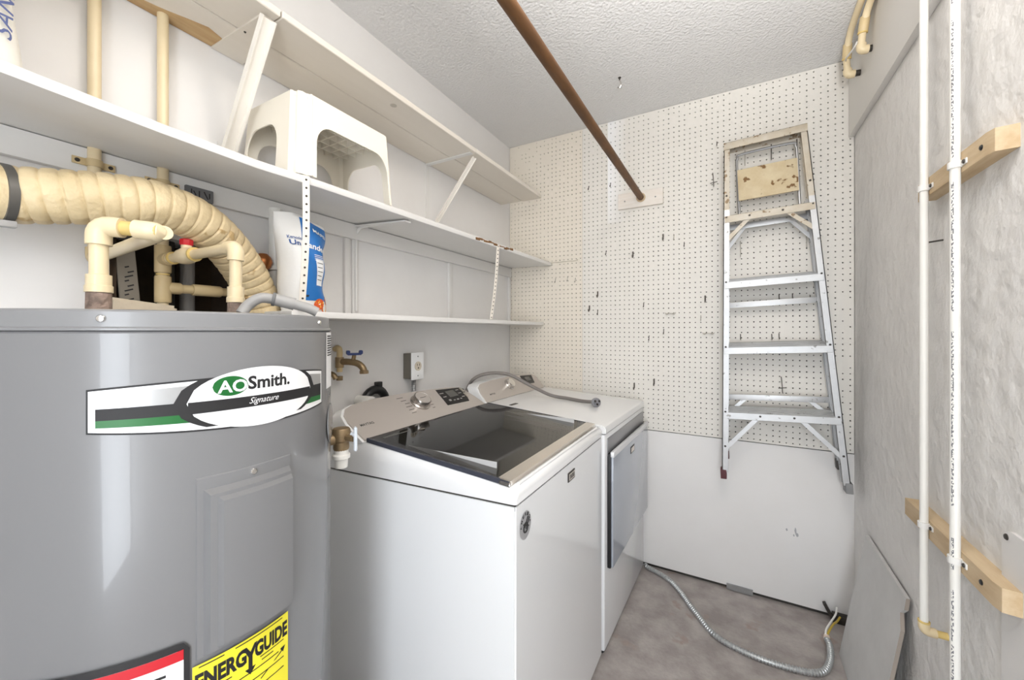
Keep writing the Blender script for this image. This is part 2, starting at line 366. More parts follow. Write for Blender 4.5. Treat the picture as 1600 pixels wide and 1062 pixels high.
bow = lambda lo: (lambda s: lo+(1 if lo > 1.16 else -1)*.008*(1-((s-LM)/(LB-LM if s > LM else LM-LA))**2))
blo = lambda lo: (lambda s: bow(lo)(s)+.008*max(0, (LM-s)/(LM-LA)))
lab = part('brand_label', strip(NB(), LA, LB, blo(1.127), bow(1.191), .0006), ink, wh, 'long black, silver and green brand sticker with a white oval')
part('label_field', strip(NB(), LA+.002, LB-.002, blo(1.1295), bow(1.1885), .0010), white_p, lab)
part('label_silver', strip(NB(), LA+.009, LB-.006, 1.150, bow(1.183), .0012), mat('silver_print', srgb(176, 176, 176), .3, metal=.6), lab)
part('label_green', strip(NB(), LA+.009, LB-.006, lambda s: 1.1335+.009*max(0, (LM-s)/(LM-LA))+.002*max(0, (s-LM)/(LB-LM)), 1.156, .0013), green_p, lab)
b = NB(); strip(b, LA+.009, LB-.006, lambda s: 1.148+.0035*max(0, (LM-s)/(LM-LA)) - .004*max(0, (s-LM)/(LB-LM)), 1.166, .0014); part('label_band', b, ink, lab)
b = NB(); ellipse(b, LM-.0015, 1.164, .109, .0475, .0015, clip=(1.1285, 1.196)); part('oval_crescent', b, ink, lab)  # black crescent printed around the white oval
part('oval', ellipse(NB(), LM, 1.164, .096, .0455, .0017), white_p, lab)
b = NB(); strip(b, LM-.0945, LM+.0945, 1.149, 1.1655, .0019); part('oval_band', b, ink, lab)
b = NB(); ellipse(b, LM-.045, 1.184, .0225, .0145, .0019); part('emblem', b, green_p, lab, 'green oval behind two white letters')
on = lambda s0, z0, off: (lambda x, y: cyl(s0+x, z0+y, off))
part('lettering', lettering(NB(), 'AO', .038, .0185, on(LM-.0425, 1.1835, .0022), .025), white_p, lab)
part('lettering', lettering(NB(), 'Smith.', .068, .0205, on(LM+.0115, 1.186, .0020), .028), ink, lab)
part('lettering', lettering(NB(), 'Signature', .046, .012, on(LM+.002, 1.157, .0022), 0, .45), white_p, lab)
# energy sticker
e = part('energy_label', strip(NB(), cd(-17), cd(11.9), .52, .797, .0030), yellow_p, wh, 'bright yellow energy rating sticker')
part('lettering', lettering(NB(), 'ENERG', .062, .025, on(cd(-9.6), .7725, .0034), .045), ink, e)
part('lettering', lettering(NB(), 'GUIDE', .053, .025, on(cd(5.6), .7725, .0034), .045), ink, e)
b = NB()
add2d(b, ([(-.008, .0108), (-.0045, .0108), (0, .002), (.0045, .0108), (.008, .0108), (.0022, -.004), (.0022, -.019), (.006, -.019), (0, -.028), (-.006, -.019), (-.0022, -.019), (-.0022, -.004)], [tuple(range(12))]), (lambda x, y: cyl(cd(-1.6)+x*1.25, .7725+y*1.15, .0035)))
part('arrow_letter', b, ink, e)
b = NB()
for k, (a0, a1, z) in enumerate(((-15.5, -9, .7925), (-6, 9.5, .7925), (-15, -7, .754), (1.5, 10, .756), (-12, 8, .742), (2, 6, .750), (-15, 10, .728), (-15, 10, .712), (-15, 2, .697))): strip(b, cd(a0), cd(a1), z, z+.0016, .0034, 8)
part('fine_print', b, ink, e)
b = NB(); add2d(b, ([(-.02, -.012), (.014, .006), (.012, .010), (.021, .011), (.017, .002), (.0155, .0045), (-.019, -.0135)], [tuple(range(7))]), on(cd(6), .735, .0035)); part('arrow', b, ink, e)
# warning sticker
WA, WB, WZ = cd(-76), cd(-17.6), .838
def rr(bm, s0, s1, z0, z1, r, off):
    n = 40; rows = []
    for i in range(n+1):
        s = s0+(s1-s0)*i/n; d = max(0, r-(s-s0), r-(s1-s)); dz = r-math.sqrt(max(0, r*r-d*d)); rows.append((bm.verts.new(cyl(s, z0+dz, off)), bm.verts.new(cyl(s, z1-dz, off))))
    for p, q in zip(rows, rows[1:]): bm.faces.new((p[0], q[0], q[1], p[1]))
    return bm
wn = part('warning_label', rr(NB(), WA, WB, .50, WZ, .011, .0030), ink, wh, 'white warning sticker with black rim and red strip')
part('label_field', rr(NB(), WA+.007, WB-.0065, .507, WZ-.0095, .003, .0034), white_p, wn)
part('red_strip', strip(NB(), WA+.007, WB-.0065, .8145, .8285, .0037), red_p, wn)
part('lettering', lettering(NB(), 'DANGER', .050, .0095, on(cd(-44), .8205, .0040), .01), white_p, wn)
b = NB()
for k in range(9):
    for (a0, a1) in ((-72, -52), (-49, -23)):
        strip(b, cd(a0), cd(a1-(k*37 % 7)), .800-k*.0105, .8035-k*.0105, .0040, 8)
part('fine_print', b, ink, wn)
# side data sticker at the right flank
b = NB(); strip(b, cd(39), cd(60), 1.15, 1.262, .0008); sl = part('data_label', b, white_p, wh)
b = NB()
for k in range(9): strip(b, cd(40.5), cd(57-(k % 3)*4), 1.215+k*.0048, 1.2175+k*.0048, .0012, 6)
part('fine_print', b, ink, sl)
# relief valve on the right flank
tpd = Vector((math.cos(math.radians(70)), math.sin(math.radians(70)), 0)); tp0 = Vector((HX, HY, 1.012))+tpd*HR
b = NB()
lathe(b, cyl(cd(48), 1.075, -.0005), cyl(cd(48), 1.075)-Vector((HX, HY, 1.075)), [(.040, 0), (.040, .0012), (.036, .002), (0, .002)], 28); part('insulation_plug', b, heater_grey, wh)
c = tp0+tpd*.034
b = NB(); tube(b, [tp0-tpd*.004, c], .0125, 12); lathe(b, c-Vector((0, 0, .028)), (0, 0, 1), [(0, 0), (.016, 0), (.018, .006), (.0175, .02), (.0205, .024), (.0205, .048), (.018, .052), (0, .054)], 18)
tube(b, [c+V(.008, 0, .004), c+V(.036, .006, .004)], .009, 10)
tv = part('relief_valve', b, brass, wh, 'small brass relief valve with white lever')
b = NB(); obox(b, c+V(.042, .006, .002), (1, 0, 0), (0, 1, 0), (0, 0, 1), .005, .0035, .029, .003); tube(b, [c+V(.03, .005, .012), c+V(.042, .006, .012)], .005, 8); part('lever', b, mat('lever_white', srgb(226, 232, 240), .3), tv)
b = NB(); lathe(b, c-V(0, 0, .068), (0, 0, 1), [(.012, 0), (.0145, 0), (.0155, .020), (.020, .022), (.020, .030), (.0165, .033), (.0165, .042), (0, .042)], 20); part('outlet_adapter', b, pvc_white, tv)
PL, PR = (-.854, .218), (-.904, .434)
for (px, py) in (PL, PR):
    b = NB(); lathe(b, (px, py, 1.292), (0, 0, 1), [(.0145, 0), (.0150, .002), (.0145, .032), (0, .032)], 20); part('nipple', b, nipple_m, wh, 'crusty galvanized nipple')
b = NB(); lathe(b, (-.80, .25, 1.292), (0, 0, 1), [(.0, 0), (.012, 0), (.010, .003), (0, .006)], 10); lathe(b, (-.79, .275, 1.292), (0, 0, 1), [(0, 0), (.009, 0), (.006, .003), (0, .004)], 9); part('putty', b, white_p, wh)

# ================================================================ water pipes over the heater
RP = .0112
def sleeve(bm, a, b_, r): a = Vector(a); b_ = Vector(b_); return tube(bm, [a, a+(b_-a)*.04, b_-(b_-a)*.04, b_], [r*.93, r, r, r*.93], 18)
def elbow(bm, c, d1, d2, r=.0145, L=.024):
    c = Vector(c); d1 = Vector(d1).normalized(); d2 = Vector(d2).normalized(); pts = [c+d1*L, c+d1*L*.55]
    for t in (.2, .4, .6, .8): pts.append((c+d1*L*.55)*(1-t)**2+c*2*t*(1-t)+(c+d2*L*.55)*t*t)
    pts += [c+d2*L*.55, c+d2*L]; return tube(bm, pts, r, 18)
def ring(bm, c, d, r, h=.003): c = Vector(c); d = Vector(d).normalized(); return tube(bm, [c-d*h/2, c+d*h/2], r, 18)
def strapmesh(y, z, x=-1.222, r=.0135):
    b = NB(); tube(b, [(x, y, z-.008), (x, y, z+.008)], r, 20)
    box(b, XL+.019, XL+.023, y-.034, y-.008, z-.008, z+.008, .002); box(b, XL+.019, XL+.023, y+.008, y+.034, z-.008, z+.008, .002); return b
ZA = 1.424
Ex, Ey = -.80, .272
def pipe_run(label, loc): return thing('water_pipe_run', label, 'water pipe', loc)
r1 = pipe_run('cream plastic water pipe, left of two, looping to the heater front', (-1.222, .305, 1.30))
part('riser', tube(NB(), [(-1.222, .305, 1.44), (-1.222, .305, ZC)], RP, 18), cpvc, r1)
s_ = part('strap', strapmesh(.305, 1.632), cpvc_old, r1)
for dy in (-.026, .026): screw('strap_screw', (XL+.023, .305+dy, 1.632), (1, 0, 0), .0042, s_, darkmetal)
part('elbow', elbow(NB(), (-1.222, .305, ZA), (0, 0, 1), (1, -.02, 0)), cpvc_old, r1)
part('cross_pipe', tube(NB(), [(-1.21, .304, ZA), (Ex, Ey+.008, ZA)], RP, 18), cpvc, r1)
d_ = Vector((PL[0]-Ex, PL[1]-Ey, .004)).normalized()
part('elbow', elbow(NB(), (Ex, Ey, ZA), (-1, .05, 0), d_, .0148, .03), cpvc, r1)
part('elbow', elbow(NB(), (PL[0], PL[1], ZA+.004), (0, 0, -1), -d_, .0155, .03), cpvc, r1)
part('link_pipe', tube(NB(), [(Ex, Ey, ZA), (PL[0], PL[1], ZA+.004)], RP, 16), cpvc_glue, r1)
part('drop_pipe', tube(NB(), [(PL[0], PL[1], 1.35), (PL[0], PL[1], 1.41)], RP, 18), cpvc, r1)
b = NB(); lathe(b, (PL[0], PL[1], 1.3245), (0, 0, 1), [(0, 0), (.0162, 0), (.0162, .010), (.0148, .011), (.0148, .027), (.0118, .028), (0, .028)], 22); part('adapter', b, cpvc, r1)
r2 = pipe_run('cream plastic water pipe with red-handled valve and lower branch', (-1.222, .424, 1.20))
X2, Y2, ZV = -1.222, .424, 1.440
part('riser', tube(NB(), [(X2, Y2, 1.20), (X2, Y2, 2.05)], RP, 18), cpvc, r2)
s_ = part('strap', strapmesh(.424, 1.628), cpvc_old, r2)
for dy in (-.026, .026): screw('strap_screw', (XL+.023, .424+dy, 1.628), (1, 0, 0), .0042, s_, darkmetal)
b = NB(); sleeve(b, (X2, Y2, 1.408), (X2, Y2, 1.475), .0165); dv = Vector((PR[0]-X2, PR[1]-Y2, 0)).normalized(); sleeve(b, (X2, Y2, ZV), Vector((X2, Y2, ZV))+dv*.034, .015); part('tee', b, cpvc_old, r2)
part('glue_ring', ring(NB(), (X2, Y2, 1.404), (0, 0, 1), .0135, .004), cpvc_glue, r2)
b = NB(); sleeve(b, (X2, Y2, 1.335), (X2, Y2, 1.400), .0165); sleeve(b, (X2, Y2, 1.372), (X2, Y2+.036, 1.372), .0145); part('tee', b, cpvc_old, r2)
b = NB(); sleeve(b, (X2, Y2+.06, 1.372), (X2, Y2+.125, 1.372), .0150); part('coupling', b, cpvc_old, r2)
part('branch_pipe', tube(NB(), [(X2, Y2, 1.372), (X2, Y2+.20, 1.372)], RP, 16), cpvc_old, r2)
part('valve_pipe', tube(NB(), [(X2, Y2, ZV), (PR[0], PR[1], ZV)], RP, 18), cpvc, r2)
vc = Vector((X2, Y2, ZV))+dv*.115
b = NB(); tube(b, [vc-dv*.034, vc-dv*.022, vc-dv*.02, vc, vc+dv*.02, vc+dv*.022, vc+dv*.034], [.0135, .0140, .0175, .0195, .0175, .0165, .0160], 20); tube(b, [vc, vc+V(0, 0, .026)], .0105, 14); vl = part('valve', b, cpvc, r2)
part('glue_ring', ring(NB(), vc+dv*.036, dv, .0162, .005), cpvc_glue, r2); part('glue_ring', ring(NB(), vc-dv*.062, dv, .0150, .004), cpvc_glue, r2)
b = NB(); lathe(b, vc+V(0, 0, .024), (0, 0, 1), [(0, 0), (.012, 0), (.0135, .003), (.0135, .012), (.011, .0145), (0, .0145)], 8); part('handle', b, red, vl, 'red valve handle')
part('elbow', elbow(NB(), (PR[0], PR[1], ZV), -dv, (0, 0, -1), .0150, .028), cpvc, r2)
part('drop_pipe', tube(NB(), [(PR[0], PR[1], 1.35), (PR[0], PR[1], 1.43)], RP, 18), cpvc, r2)
b = NB(); lathe(b, (PR[0], PR[1], 1.3245), (0, 0, 1), [(0, 0), (.0162, 0), (.0162, .010), (.0148, .011), (.0148, .032), (.0118, .033), (0, .033)], 22); part('adapter', b, cpvc, r2)
# rough pipes inside the wall opening
for i, (x, y, r, m, lb) in enumerate(((-1.300, .455, .020, darkmetal, 'dark pipe standing in the wall opening behind the red valve'), (-1.312, .508, .017, grey_plastic, 'dull grey pipe in the wall opening, right of the dark one'))):
    b = NB(); tube(b, [(x, y, hz0), (x, y, hz1)], r, 14); lathe(b, (x, y, hz0), (0, 0, 1), [(r+.004, .02), (r+.004, .05), (r, .052)], 14); solo('drain_pipe', b, m, lb, 'pipe')
b = NB(); obox(b, (-1.262, .372, 1.375), (0, 1, .08), (1, 0, 0), (0, -.08, 1), .018, .004, .085, .001); ti = solo('insulation_scrap', b, mat('cavity_paper', srgb(138, 130, 118), .7), 'grey paper scrap with faded print in the wall opening', 'scrap')
b = NB()
for k in range(9): obox(b, (-1.2575, .372+.004*math.sin(k*2.1), 1.33+k*.011), (0, 1, .4), (1, 0, 0), (0, -.4, 1), .008-.002*(k % 3), .0004, .0016)
part('print_mark', b, ink, ti)
b = NB(); obox(b, (-1.184, .372, 1.314), (0, 1, -.12), (1, 0, 0), (0, .12, 1), .06, .020, .018, .006); solo('plaster_chunk', b, mat('plaster', srgb(206, 192, 170), .8, bump=(40, .8)), 'broken plaster lump behind the heater top', 'plaster')
# dryer vent duct
dp = spline([(-1.135, .150, 1.509), (-1.135, .179, 1.511), (-1.114, .237, 1.521), (-1.097, .304, 1.533), (-1.093, .374, 1.539), (-1.108, .454, 1.524), (-1.140, .534, 1.475), (-1.165, .601, 1.394), (-1.172, .640, 1.296), (-1.176, .665, 1.16), (-1.178, .68, .95)], 14)
vd = thing('vent_duct', 'cream ribbed flexible vent duct curving down behind the heater', 'duct', (-1.13, .15, 1.45))
L = [0]
for a_, b_ in zip(dp, dp[1:]): L.append(L[-1]+(b_-a_).length)
pts = []; rs = []; n = int(L[-1]/.0019); j = 0; pit = .0235
for i in range(n+1):
    s = L[-1]*i/n
    while j < len(L)-2 and L[j+1] < s: j += 1
    t = (s-L[j])/(L[j+1]-L[j]); pts.append(dp[j].lerp(dp[j+1], t)); ph = (s/pit) % 1; rs.append(.0468+.0042*(1-abs(2*ph-1)**3.2)+.0012*math.exp(-((ph-.12)/.07)**2))
part('hose', tube(NB(), pts, rs, 36), vinyl, vd, ang=50)
dd = (dp[8]-dp[0]).normalized(); c0 = dp[10]
b = NB(); tube(b, [c0-dd*.007, c0-dd*.006, c0+dd*.006, c0+dd*.007], [.050, .0535, .0535, .050], 36); cl = part('clamp', b, mat('clamp_grey', srgb(104, 102, 98), .45, metal=.4), vd, 'grey band clamp')
b = NB(); obox(b, c0+V(.02, 0, -.056), dd, (1, 0, 0), (0, 0, 1), .012, .006, .006, .001); part('clamp_screw', b, steel, cl)
part('metal_collar', tube(NB(), [dp[0]-dd*.35, dp[0]+dd*.02], .0485, 32), grey_plastic, vd, 'pale metal pipe end')
# grey conduit on the heater
gh = thing('electrical_whip', 'grey plastic elbow and conduit lying on the heater top', 'conduit', (-.85, .44, 1.294))
part('elbow', tube(NB(), spline([(-.862, .424, 1.300), (-.860, .436, 1.318), (-.848, .452, 1.3325), (-.842, .472, 1.3325), (-.836, .487, 1.329)], 6), .0105, 14), grey_plastic, gh)
part('connector', tube(NB(), [(-.840, .478, 1.3315), (-.836, .487, 1.3295), (-.822, .510, 1.3225)], [.013, .013, .013], 16), grey_plastic, gh)
part('conduit', tube(NB(), spline([(-.836, .487, 1.329), (-.820, .512, 1.3215), (-.805, .531, 1.3145), (-.796, .545, 1.3062)], 6), .0105, 14), grey_plastic, gh)
part('coupling_ring', tube(NB(), [(-.8425, .4745, 1.3322), (-.8395, .4790, 1.3312)], .0142, 16), mat('ring_grey', srgb(112, 112, 112), .5), gh)
part('locknut', tube(NB(), [(-.862, .424, 1.293), (-.862, .424, 1.299)], .016, 8), steel, gh)
# junction plate and float behind the duct
b = NB(); box(b, XL+.0185, XL+.030, .468, .530, 1.606, 1.640, .003); jb = solo('junction_box', b, mat('box_grey', srgb(116, 116, 118), .5, metal=.4), 'small grey metal box with scribbles under the middle shelf', 'junction box')
b = NB()
for k, (yy, hh) in enumerate(((.480, .009), (.487, .006), (.497, .008), (.512, .010), (.520, .007))): obox(b, (XL+.0303, yy, 1.623), (0, 1, .5*(k % 2)), (1, 0, 0), (0, -.5*(k % 2), 1), .0012, .0004, hh)
part('scribble', b, ink, jb)
b = NB(); lathe(b, (-1.215, .657, 1.470), (0, 0, 1), [(0, -.026), (.012, -.024), (.021, -.014), (.025, 0), (.021, .014), (.012, .024), (0, .026)], 18); tube(b, [(XL-.005, .657, 1.47), (-1.215, .657, 1.47)], .006, 8); solo('copper_fitting', b, copper, 'round copper fitting beside the duct bend', 'pipe fitting')
b = NB(); tube(b, [(-1.222, .697, 1.30), (-1.222, .697, 1.64)], .018, 16); tube(b, [(-1.222, .697, 1.40), (-1.222, .697, 1.445)], .025, 16); tube(b, [(-1.222, .697, 1.45), (-1.222, .697, 1.462)], .028, 16)
solo('standpipe', b, pvc_white, 'white plastic standpipe on the wall behind the blue bag', 'pipe')

# ================================================================ shelves
def plank(bm, x0, x1, y0, y1, z0, z1, bev=.002): return box(bm, x0, x1, y0, y1, z0, z1, bev, 1)
ts = thing('wall_shelf', 'long top plank shelf under the ceiling on diagonal braces', 'shelf', (-1.11, 1.1, 2.045), 'shelves on the left wall')
for (x0_, x1_, y0_, y1_, m) in ((-1.243, -1.114, -.30, .571, ply_white), (-1.111, -.977, -.30, .571, ply_white), (-1.243, -1.108, .574, 1.424, ply_white), (-1.105, -.975, .574, 1.424, ply_white), (-1.243, -1.100, 1.427, 2.088, ply_white), (-1.097, -.974, 1.427, 2.096, ply_white)):
    part('plank', plank(NB(), x0_, x1_, y0_, y1_, 2.045, 2.064), m, ts)
b = NB(); tp = [(-1.2425, .20), (-1.2425, .545), (-1.215, .555), (-1.185, .535), (-1.172, .50), (-1.185, .46), (-1.20, .42), (-1.212, .37), (-1.222, .30)]
prism(b, tp, lambda x, y: (x, y, 2.0435), lambda x, y: (x, y, 2.0452)); part('bare_patch', b, bare_wood, ts, 'bare brown wood patch around the pipe')
b = NB(); prism(b, [(-1.243, .535), (-1.243, .615), (-1.005, .568), (-1.005, .540)], lambda x, y: (x, y, 2.040), lambda x, y: (x, y, 2.0455)); part('batten', b, ply_white, ts)
for (y, z) in ((.55, 2.040), (.59, 2.040)):
    screw('nail_head', (-1.10, y, z+.0005), (0, 0, -1), .003, ts, darkmetal)
b = NB(); lathe(b, (-1.02, .985, 2.0452), (0, 0, -1), [(.011, -.001), (.011, .001), (.007, .0012), (.006, .0005), (0, .0005)], 20); part('wood_knot', b, mat('knot', srgb(190, 182, 170), .6), ts)
def brace(label, y, wdt, yt, thk=.010, arm=True):
    t = thing('shelf_bracket', label, 'bracket', (-1.235, y, 1.70), 'braces under the top shelf')
    b = NB(); a_ = (-.993, yt, 2.031); e_ = (-1.232, y, 1.715); beam(b, a_, e_, (1, 0, 1), wdt, .003)
    beam(b, V(*a_)+V(.004, -wdt/2, 0), V(*e_)+V(.004, -wdt/2, 0), (1, 0, 1), .003, thk); beam(b, V(*a_)+V(.004, wdt/2, 0), V(*e_)+V(.004, wdt/2, 0), (1, 0, 1), .003, thk)
    part('diagonal', b, mat('bracket_paint', srgb(236, 231, 222), .4), t)
    if arm:
        b = NB(); box(b, -1.243, -.99, y-.010, y+.010, 2.0405, 2.0445); part('arm', b, shelf_white, t)
    b = NB(); box(b, XL+.0005, XL+.004, y-.010, y+.010, 1.685, 1.79 if not arm else 2.04); part('wall_leg', b, shelf_white, t)
    return t
brace('wide grooved white brace beside the plastic stool', .560, .030, .548, .012, False)
brace('thin diagonal white brace right of the plastic stool', 1.410, .018, 1.432)
# middle shelf: sags a little
ms = thing('wall_shelf', 'long middle shelf with chipped white front edge, holding the stool', 'shelf', (-1.1, 1.1, 1.648), 'shelves on the left wall')
b = NB(); st = [(-.35, 1.656), (.14, 1.651), (.33, 1.643), (.50, 1.639), (.66, 1.644), (1.2, 1.650), (1.7, 1.655), (2.188, 1.660)]
rows = []
for y, z in st:
    xf = -.955
    rows.append([b.verts.new(p) for p in ((XL, y, 1.667), (xf+.004, y, z), (xf+.006, y, z+.004), (xf+.006, y, z+.015), (xf+.002, y, z+.0195), (XL, y, 1.687))])
for p, q in zip(rows, rows[1:]):
    for k in range(6): b.faces.new((p[k], p[(k+1) % 6], q[(k+1) % 6], q[k]))
b.faces.new(rows[0]); b.faces.new(rows[-1][::-1]); part('board', b, shelf_white, ms)
b = NB()
for k in range(16):
    y = 1.40+k*.0195+random.uniform(-.004, .004); zz = 1.652+(y-1.2)*.009
    obox(b, (-.9495+random.uniform(-.001, .0005), y, zz+random.uniform(.006, .013)), (0, 1, .05), (1, 0, 0), (0, -.05, 1), random.uniform(.008, .016), .0022, random.uniform(.002, .0055), .0008)
part('rust_chips', b, rustm, ms, 'brown peeling chips on the front edge')
bs = solo('wall_shelf', box(NB(), XL, -1.0, .612, 2.186, 1.301, 1.319, .003), shelf_white, 'low narrow white shelf above the washer, holding the blue bag', 'shelf', 'shelves on the left wall')
def lbracket(y, label):
    t = thing('shelf_bracket', label, 'bracket', (XL, y, 1.33))
    b = NB(); box(b, XL+.0005, XL+.006, y-.014, y+.014, 1.33, 1.655, .001); pts_ = spline([(XL+.010, y, 1.34), (XL+.010, y, 1.60), (XL+.018, y, 1.636), (XL+.05, y, 1.654), (-1.05, y, 1.648)], 6); tube(b, pts_, .0055, 8); part('wall_leg', b, shelf_white, t)
    b = NB(); obox(b, ((XL-.97)/2, y, 1.6500), (1, 0, -.06), (0, 1, 0), (.06, 0, 1), .135, .014, .0025); part('arm', b, shelf_white, t)
lbracket(1.005, 'white steel angle bracket between the middle and low shelves')
def hangstrap(a_, e_, label, n):
    t = thing('hanging_strap', label, 'strap', e_, 'perforated straps between shelves'); a_ = Vector(a_); e_ = Vector(e_)
    b = NB(); mid = (a_+e_)/2+V(.004, .003, 0); ps = spline([a_, mid, e_], 8); wd = .0085
    for i, (p, q) in enumerate(zip(ps, ps[1:])): beam(b, p, q+(q-p)*.04, (1, -.25, 0), wd*2, .0014)
    s = part('band', b, mat('strap_paint', srgb(240, 232, 220), .45), t)
    for i in range(n):
        f = (i+.5)/n; p = a_.lerp(e_, f)+V(.004, .003, 0)*(4*f*(1-f)); b = NB(); lathe(b, p+V(.0004, -.0001, 0), (1, -.25, 0), [(.0028, 0), (.0028, .0009), (0, .0009)], 8); part('hole', b, dark_gap, s)
hangstrap((-.9465, .617, 1.661), (-.992, .634, 1.321), 'perforated white strap hanging in front of the blue bag', 17)
hangstrap((-.9465, 1.562, 1.668), (-.997, 1.580, 1.321), 'perforated white strap below the rusty shelf edge', 19)

# ================================================================ plastic step stool
sy0, sy1, sx0, sx1, sz0, sz1 = .592, .928, -1.215, -.952, 1.668, 1.888
stl = thing('step_stool', 'cream plastic step stool with arched openings on the middle shelf', 'stool', ((sx0+sx1)/2, (sy0+sy1)/2, sz0))
tap = .013
def Q(u, v, h):  # u,v in 0..1 footprint, h in 0..1 height; tapers to the top
    i = tap*h; return Vector(((sx0+i)+(sx1-sx0-2*i)*u, (sy0+i)+(sy1-sy0-2*i)*v, sz0+(sz1-sz0)*h+(1-u)*.012*(1-h)))
def side(f, b0, b1, a0, a1, ah, rx=.14):
    """U shaped side from b0 to b1 with an arch opening a0..a1"""
    n = 8; arch = []
    for k in range(n+1):
        a = PI-(PI/2)*k/n; arch.append((a0+rx+rx*math.cos(a), ah-.26+.26*math.sin(a)))
    for k in range(n+1):
        a = PI/2-(PI/2)*k/n; arch.append((a1-rx+rx*math.cos(a), ah-.26+.26*math.sin(a)))
    poly = [(b0, .015), (b0, .985), (b0+.02, 1), (b1-.02, 1), (b1, .985), (b1, .015), (b1-.01, 0), (a1, 0)]+arch[::-1]+[(a0, 0), (b0+.01, 0)]
    b = NB(); prism(b, poly, lambda t, h: f(t, h, 0), lambda t, h: f(t, h, .0035)); return b
CH = {(1, 0): (.125, .137), (1, 1): (.06, .05), (0, 0): (.05, .04), (0, 1): (.05, .04)}   # corner cut along u and along v
part('side_panel', side(lambda t, h, d: Q(1, t, h)-V(d, 0, 0), .137, .95, .175, .93, .68), stool_m, stl)
part('side_panel', side(lambda t, h, d: Q(0, t, h)+V(d, 0, 0), .04, .96, .12, .88, .68), stool_m, stl)
part('side_panel', side(lambda t, h, d: Q(t, 0, h)+V(0, d, 0), .05, .875, .09, .665, .68, .17), stool_m, stl)
part('side_panel', side(lambda t, h, d: Q(t, 1, h)-V(0, d, 0), .05, .94, .14, .82, .68, .17), stool_m, stl)
def corner(u, v):
    cu, cv = CH[(u, v)]; b = NB(); rows = []
    for h in (0, .03, .5, .97, 1):
        A = Q(u, cv if not v else 1-cv, h); B = Q(cu if not u else 1-cu, v, h); cn = Q(.5, .5, h); pr = []
        for f_, d in ((0, 0), (.10, .001), (.20, .008), (.30, .004), (.45, -.004), (.60, -.004), (.74, .005), (.84, .008), (.92, .001), (1, 0)):
            p = A.lerp(B, f_); dv_ = (cn-p); dv_.z = 0; pr.append(b.verts.new(p+dv_.normalized()*(d if (u, v) == (1, 0) else 0)))
        rows.append(pr)
    for p, q in zip(rows, rows[1:]):
        for k in range(9): b.faces.new((p[k], p[k+1], q[k+1], q[k]))
    bmesh.ops.recalc_face_normals(b, faces=b.faces); bmesh.ops.solidify(b, geom=b.faces[:], thickness=.003); return b
for u in (0, 1):
    for v in (0, 1): part('leg', corner(u, v), stool_m, stl, ang=60)
b = NB(); i = tap
x0_, x1_, y0_, y1_ = sx0+i, sx1-i, sy0+i, sy1-i
tp8 = [(x0_+.012, y0_), (x1_-.031, y0_), (x1_-.018, y0_+.017), (x1_-.007, y0_+.030), (x1_, y0_+.043), (x1_, y1_-.016), (x1_-.014, y1_), (x0_+.012, y1_), (x0_, y1_-.012), (x0_, y0_+.012)]
cx_, cy_ = (x0_+x1_)/2, (y0_+y1_)/2
prism(b, tp8, lambda x, y: (x, y, sz1-.010), lambda x, y: (x, y, sz1-.002)); prism(b, tp8, lambda x, y: (x, y, sz1-.0022), lambda x, y: (cx_+(x-cx_)*.975, cy_+(y-cy_)*.98, sz1+.002)); part('top', b, stool_m, stl)
for k in range(1, 9): part('rib', box(NB(), x0_+.004, x1_-.006, y0_+(y1_-y0_)*k/9-.0014, y0_+(y1_-y0_)*k/9+.0014, sz1-.030, sz1-.008), stool_m, stl)
for k in range(1, 6): part('rib', box(NB(), x0_+(x1_-x0_)*k/6-.0014, x0_+(x1_-x0_)*k/6+.0014, y0_+.004, y1_-.004, sz1-.030, sz1-.008), stool_m, stl)

# ================================================================ bags
def sack(bm, c, hw, ht, dp, flat, wob, seed, n=20, m_=24, lean=0):
    """pillow sack: width along y, height z, depth x"""
    rnd = random.Random(seed); ph = [rnd.uniform(0, 6) for _ in range(6)]; rows = []
    for j in range(m_+1):
        t = j/m_; z = ht*t; th = dp*max(.05, (math.sin(PI*min(1, max(0, (t*.94+.05))))**flat)); wv = hw*(1+wob*.5*math.sin(t*7+ph[0]))*(1-.06*math.sin(PI*t)) ; row = []
        for i in range(n):
            a = 2*PI*i/n; cx_, sy_ = math.cos(a), math.sin(a); ex = abs(cx_)**.8*(1 if cx_ > 0 else -1); ey = abs(sy_)**.75*(1 if sy_ > 0 else -1)
            d = 1+wob*(.5*math.sin(3*a+ph[1]+t*5)+.5*math.sin(t*13+ph[2]+2*a))
            row.append(bm.verts.new((c[0]+th*ex*d+lean*t, c[1]+wv*ey, c[2]+z)))
        rows.append(row)
    for p, q in zip(rows, rows[1:]):
        for k in range(n): bm.faces.new((p[k], p[(k+1) % n], q[(k+1) % n], q[k]))
    bm.faces.new(rows[0][::-1]); bm.faces.new(rows[-1]); return bm
sb = thing('sand_bag', 'white sand bag with blue lettering at the left end of the middle shelf', 'bag', (-1.09, .045, 1.685))
part('sack', sack(NB(), (-1.085, .055, 1.686), .125, .34, .075, .5, .08, 3, 28, 30), sand_m, sb, ang=70)
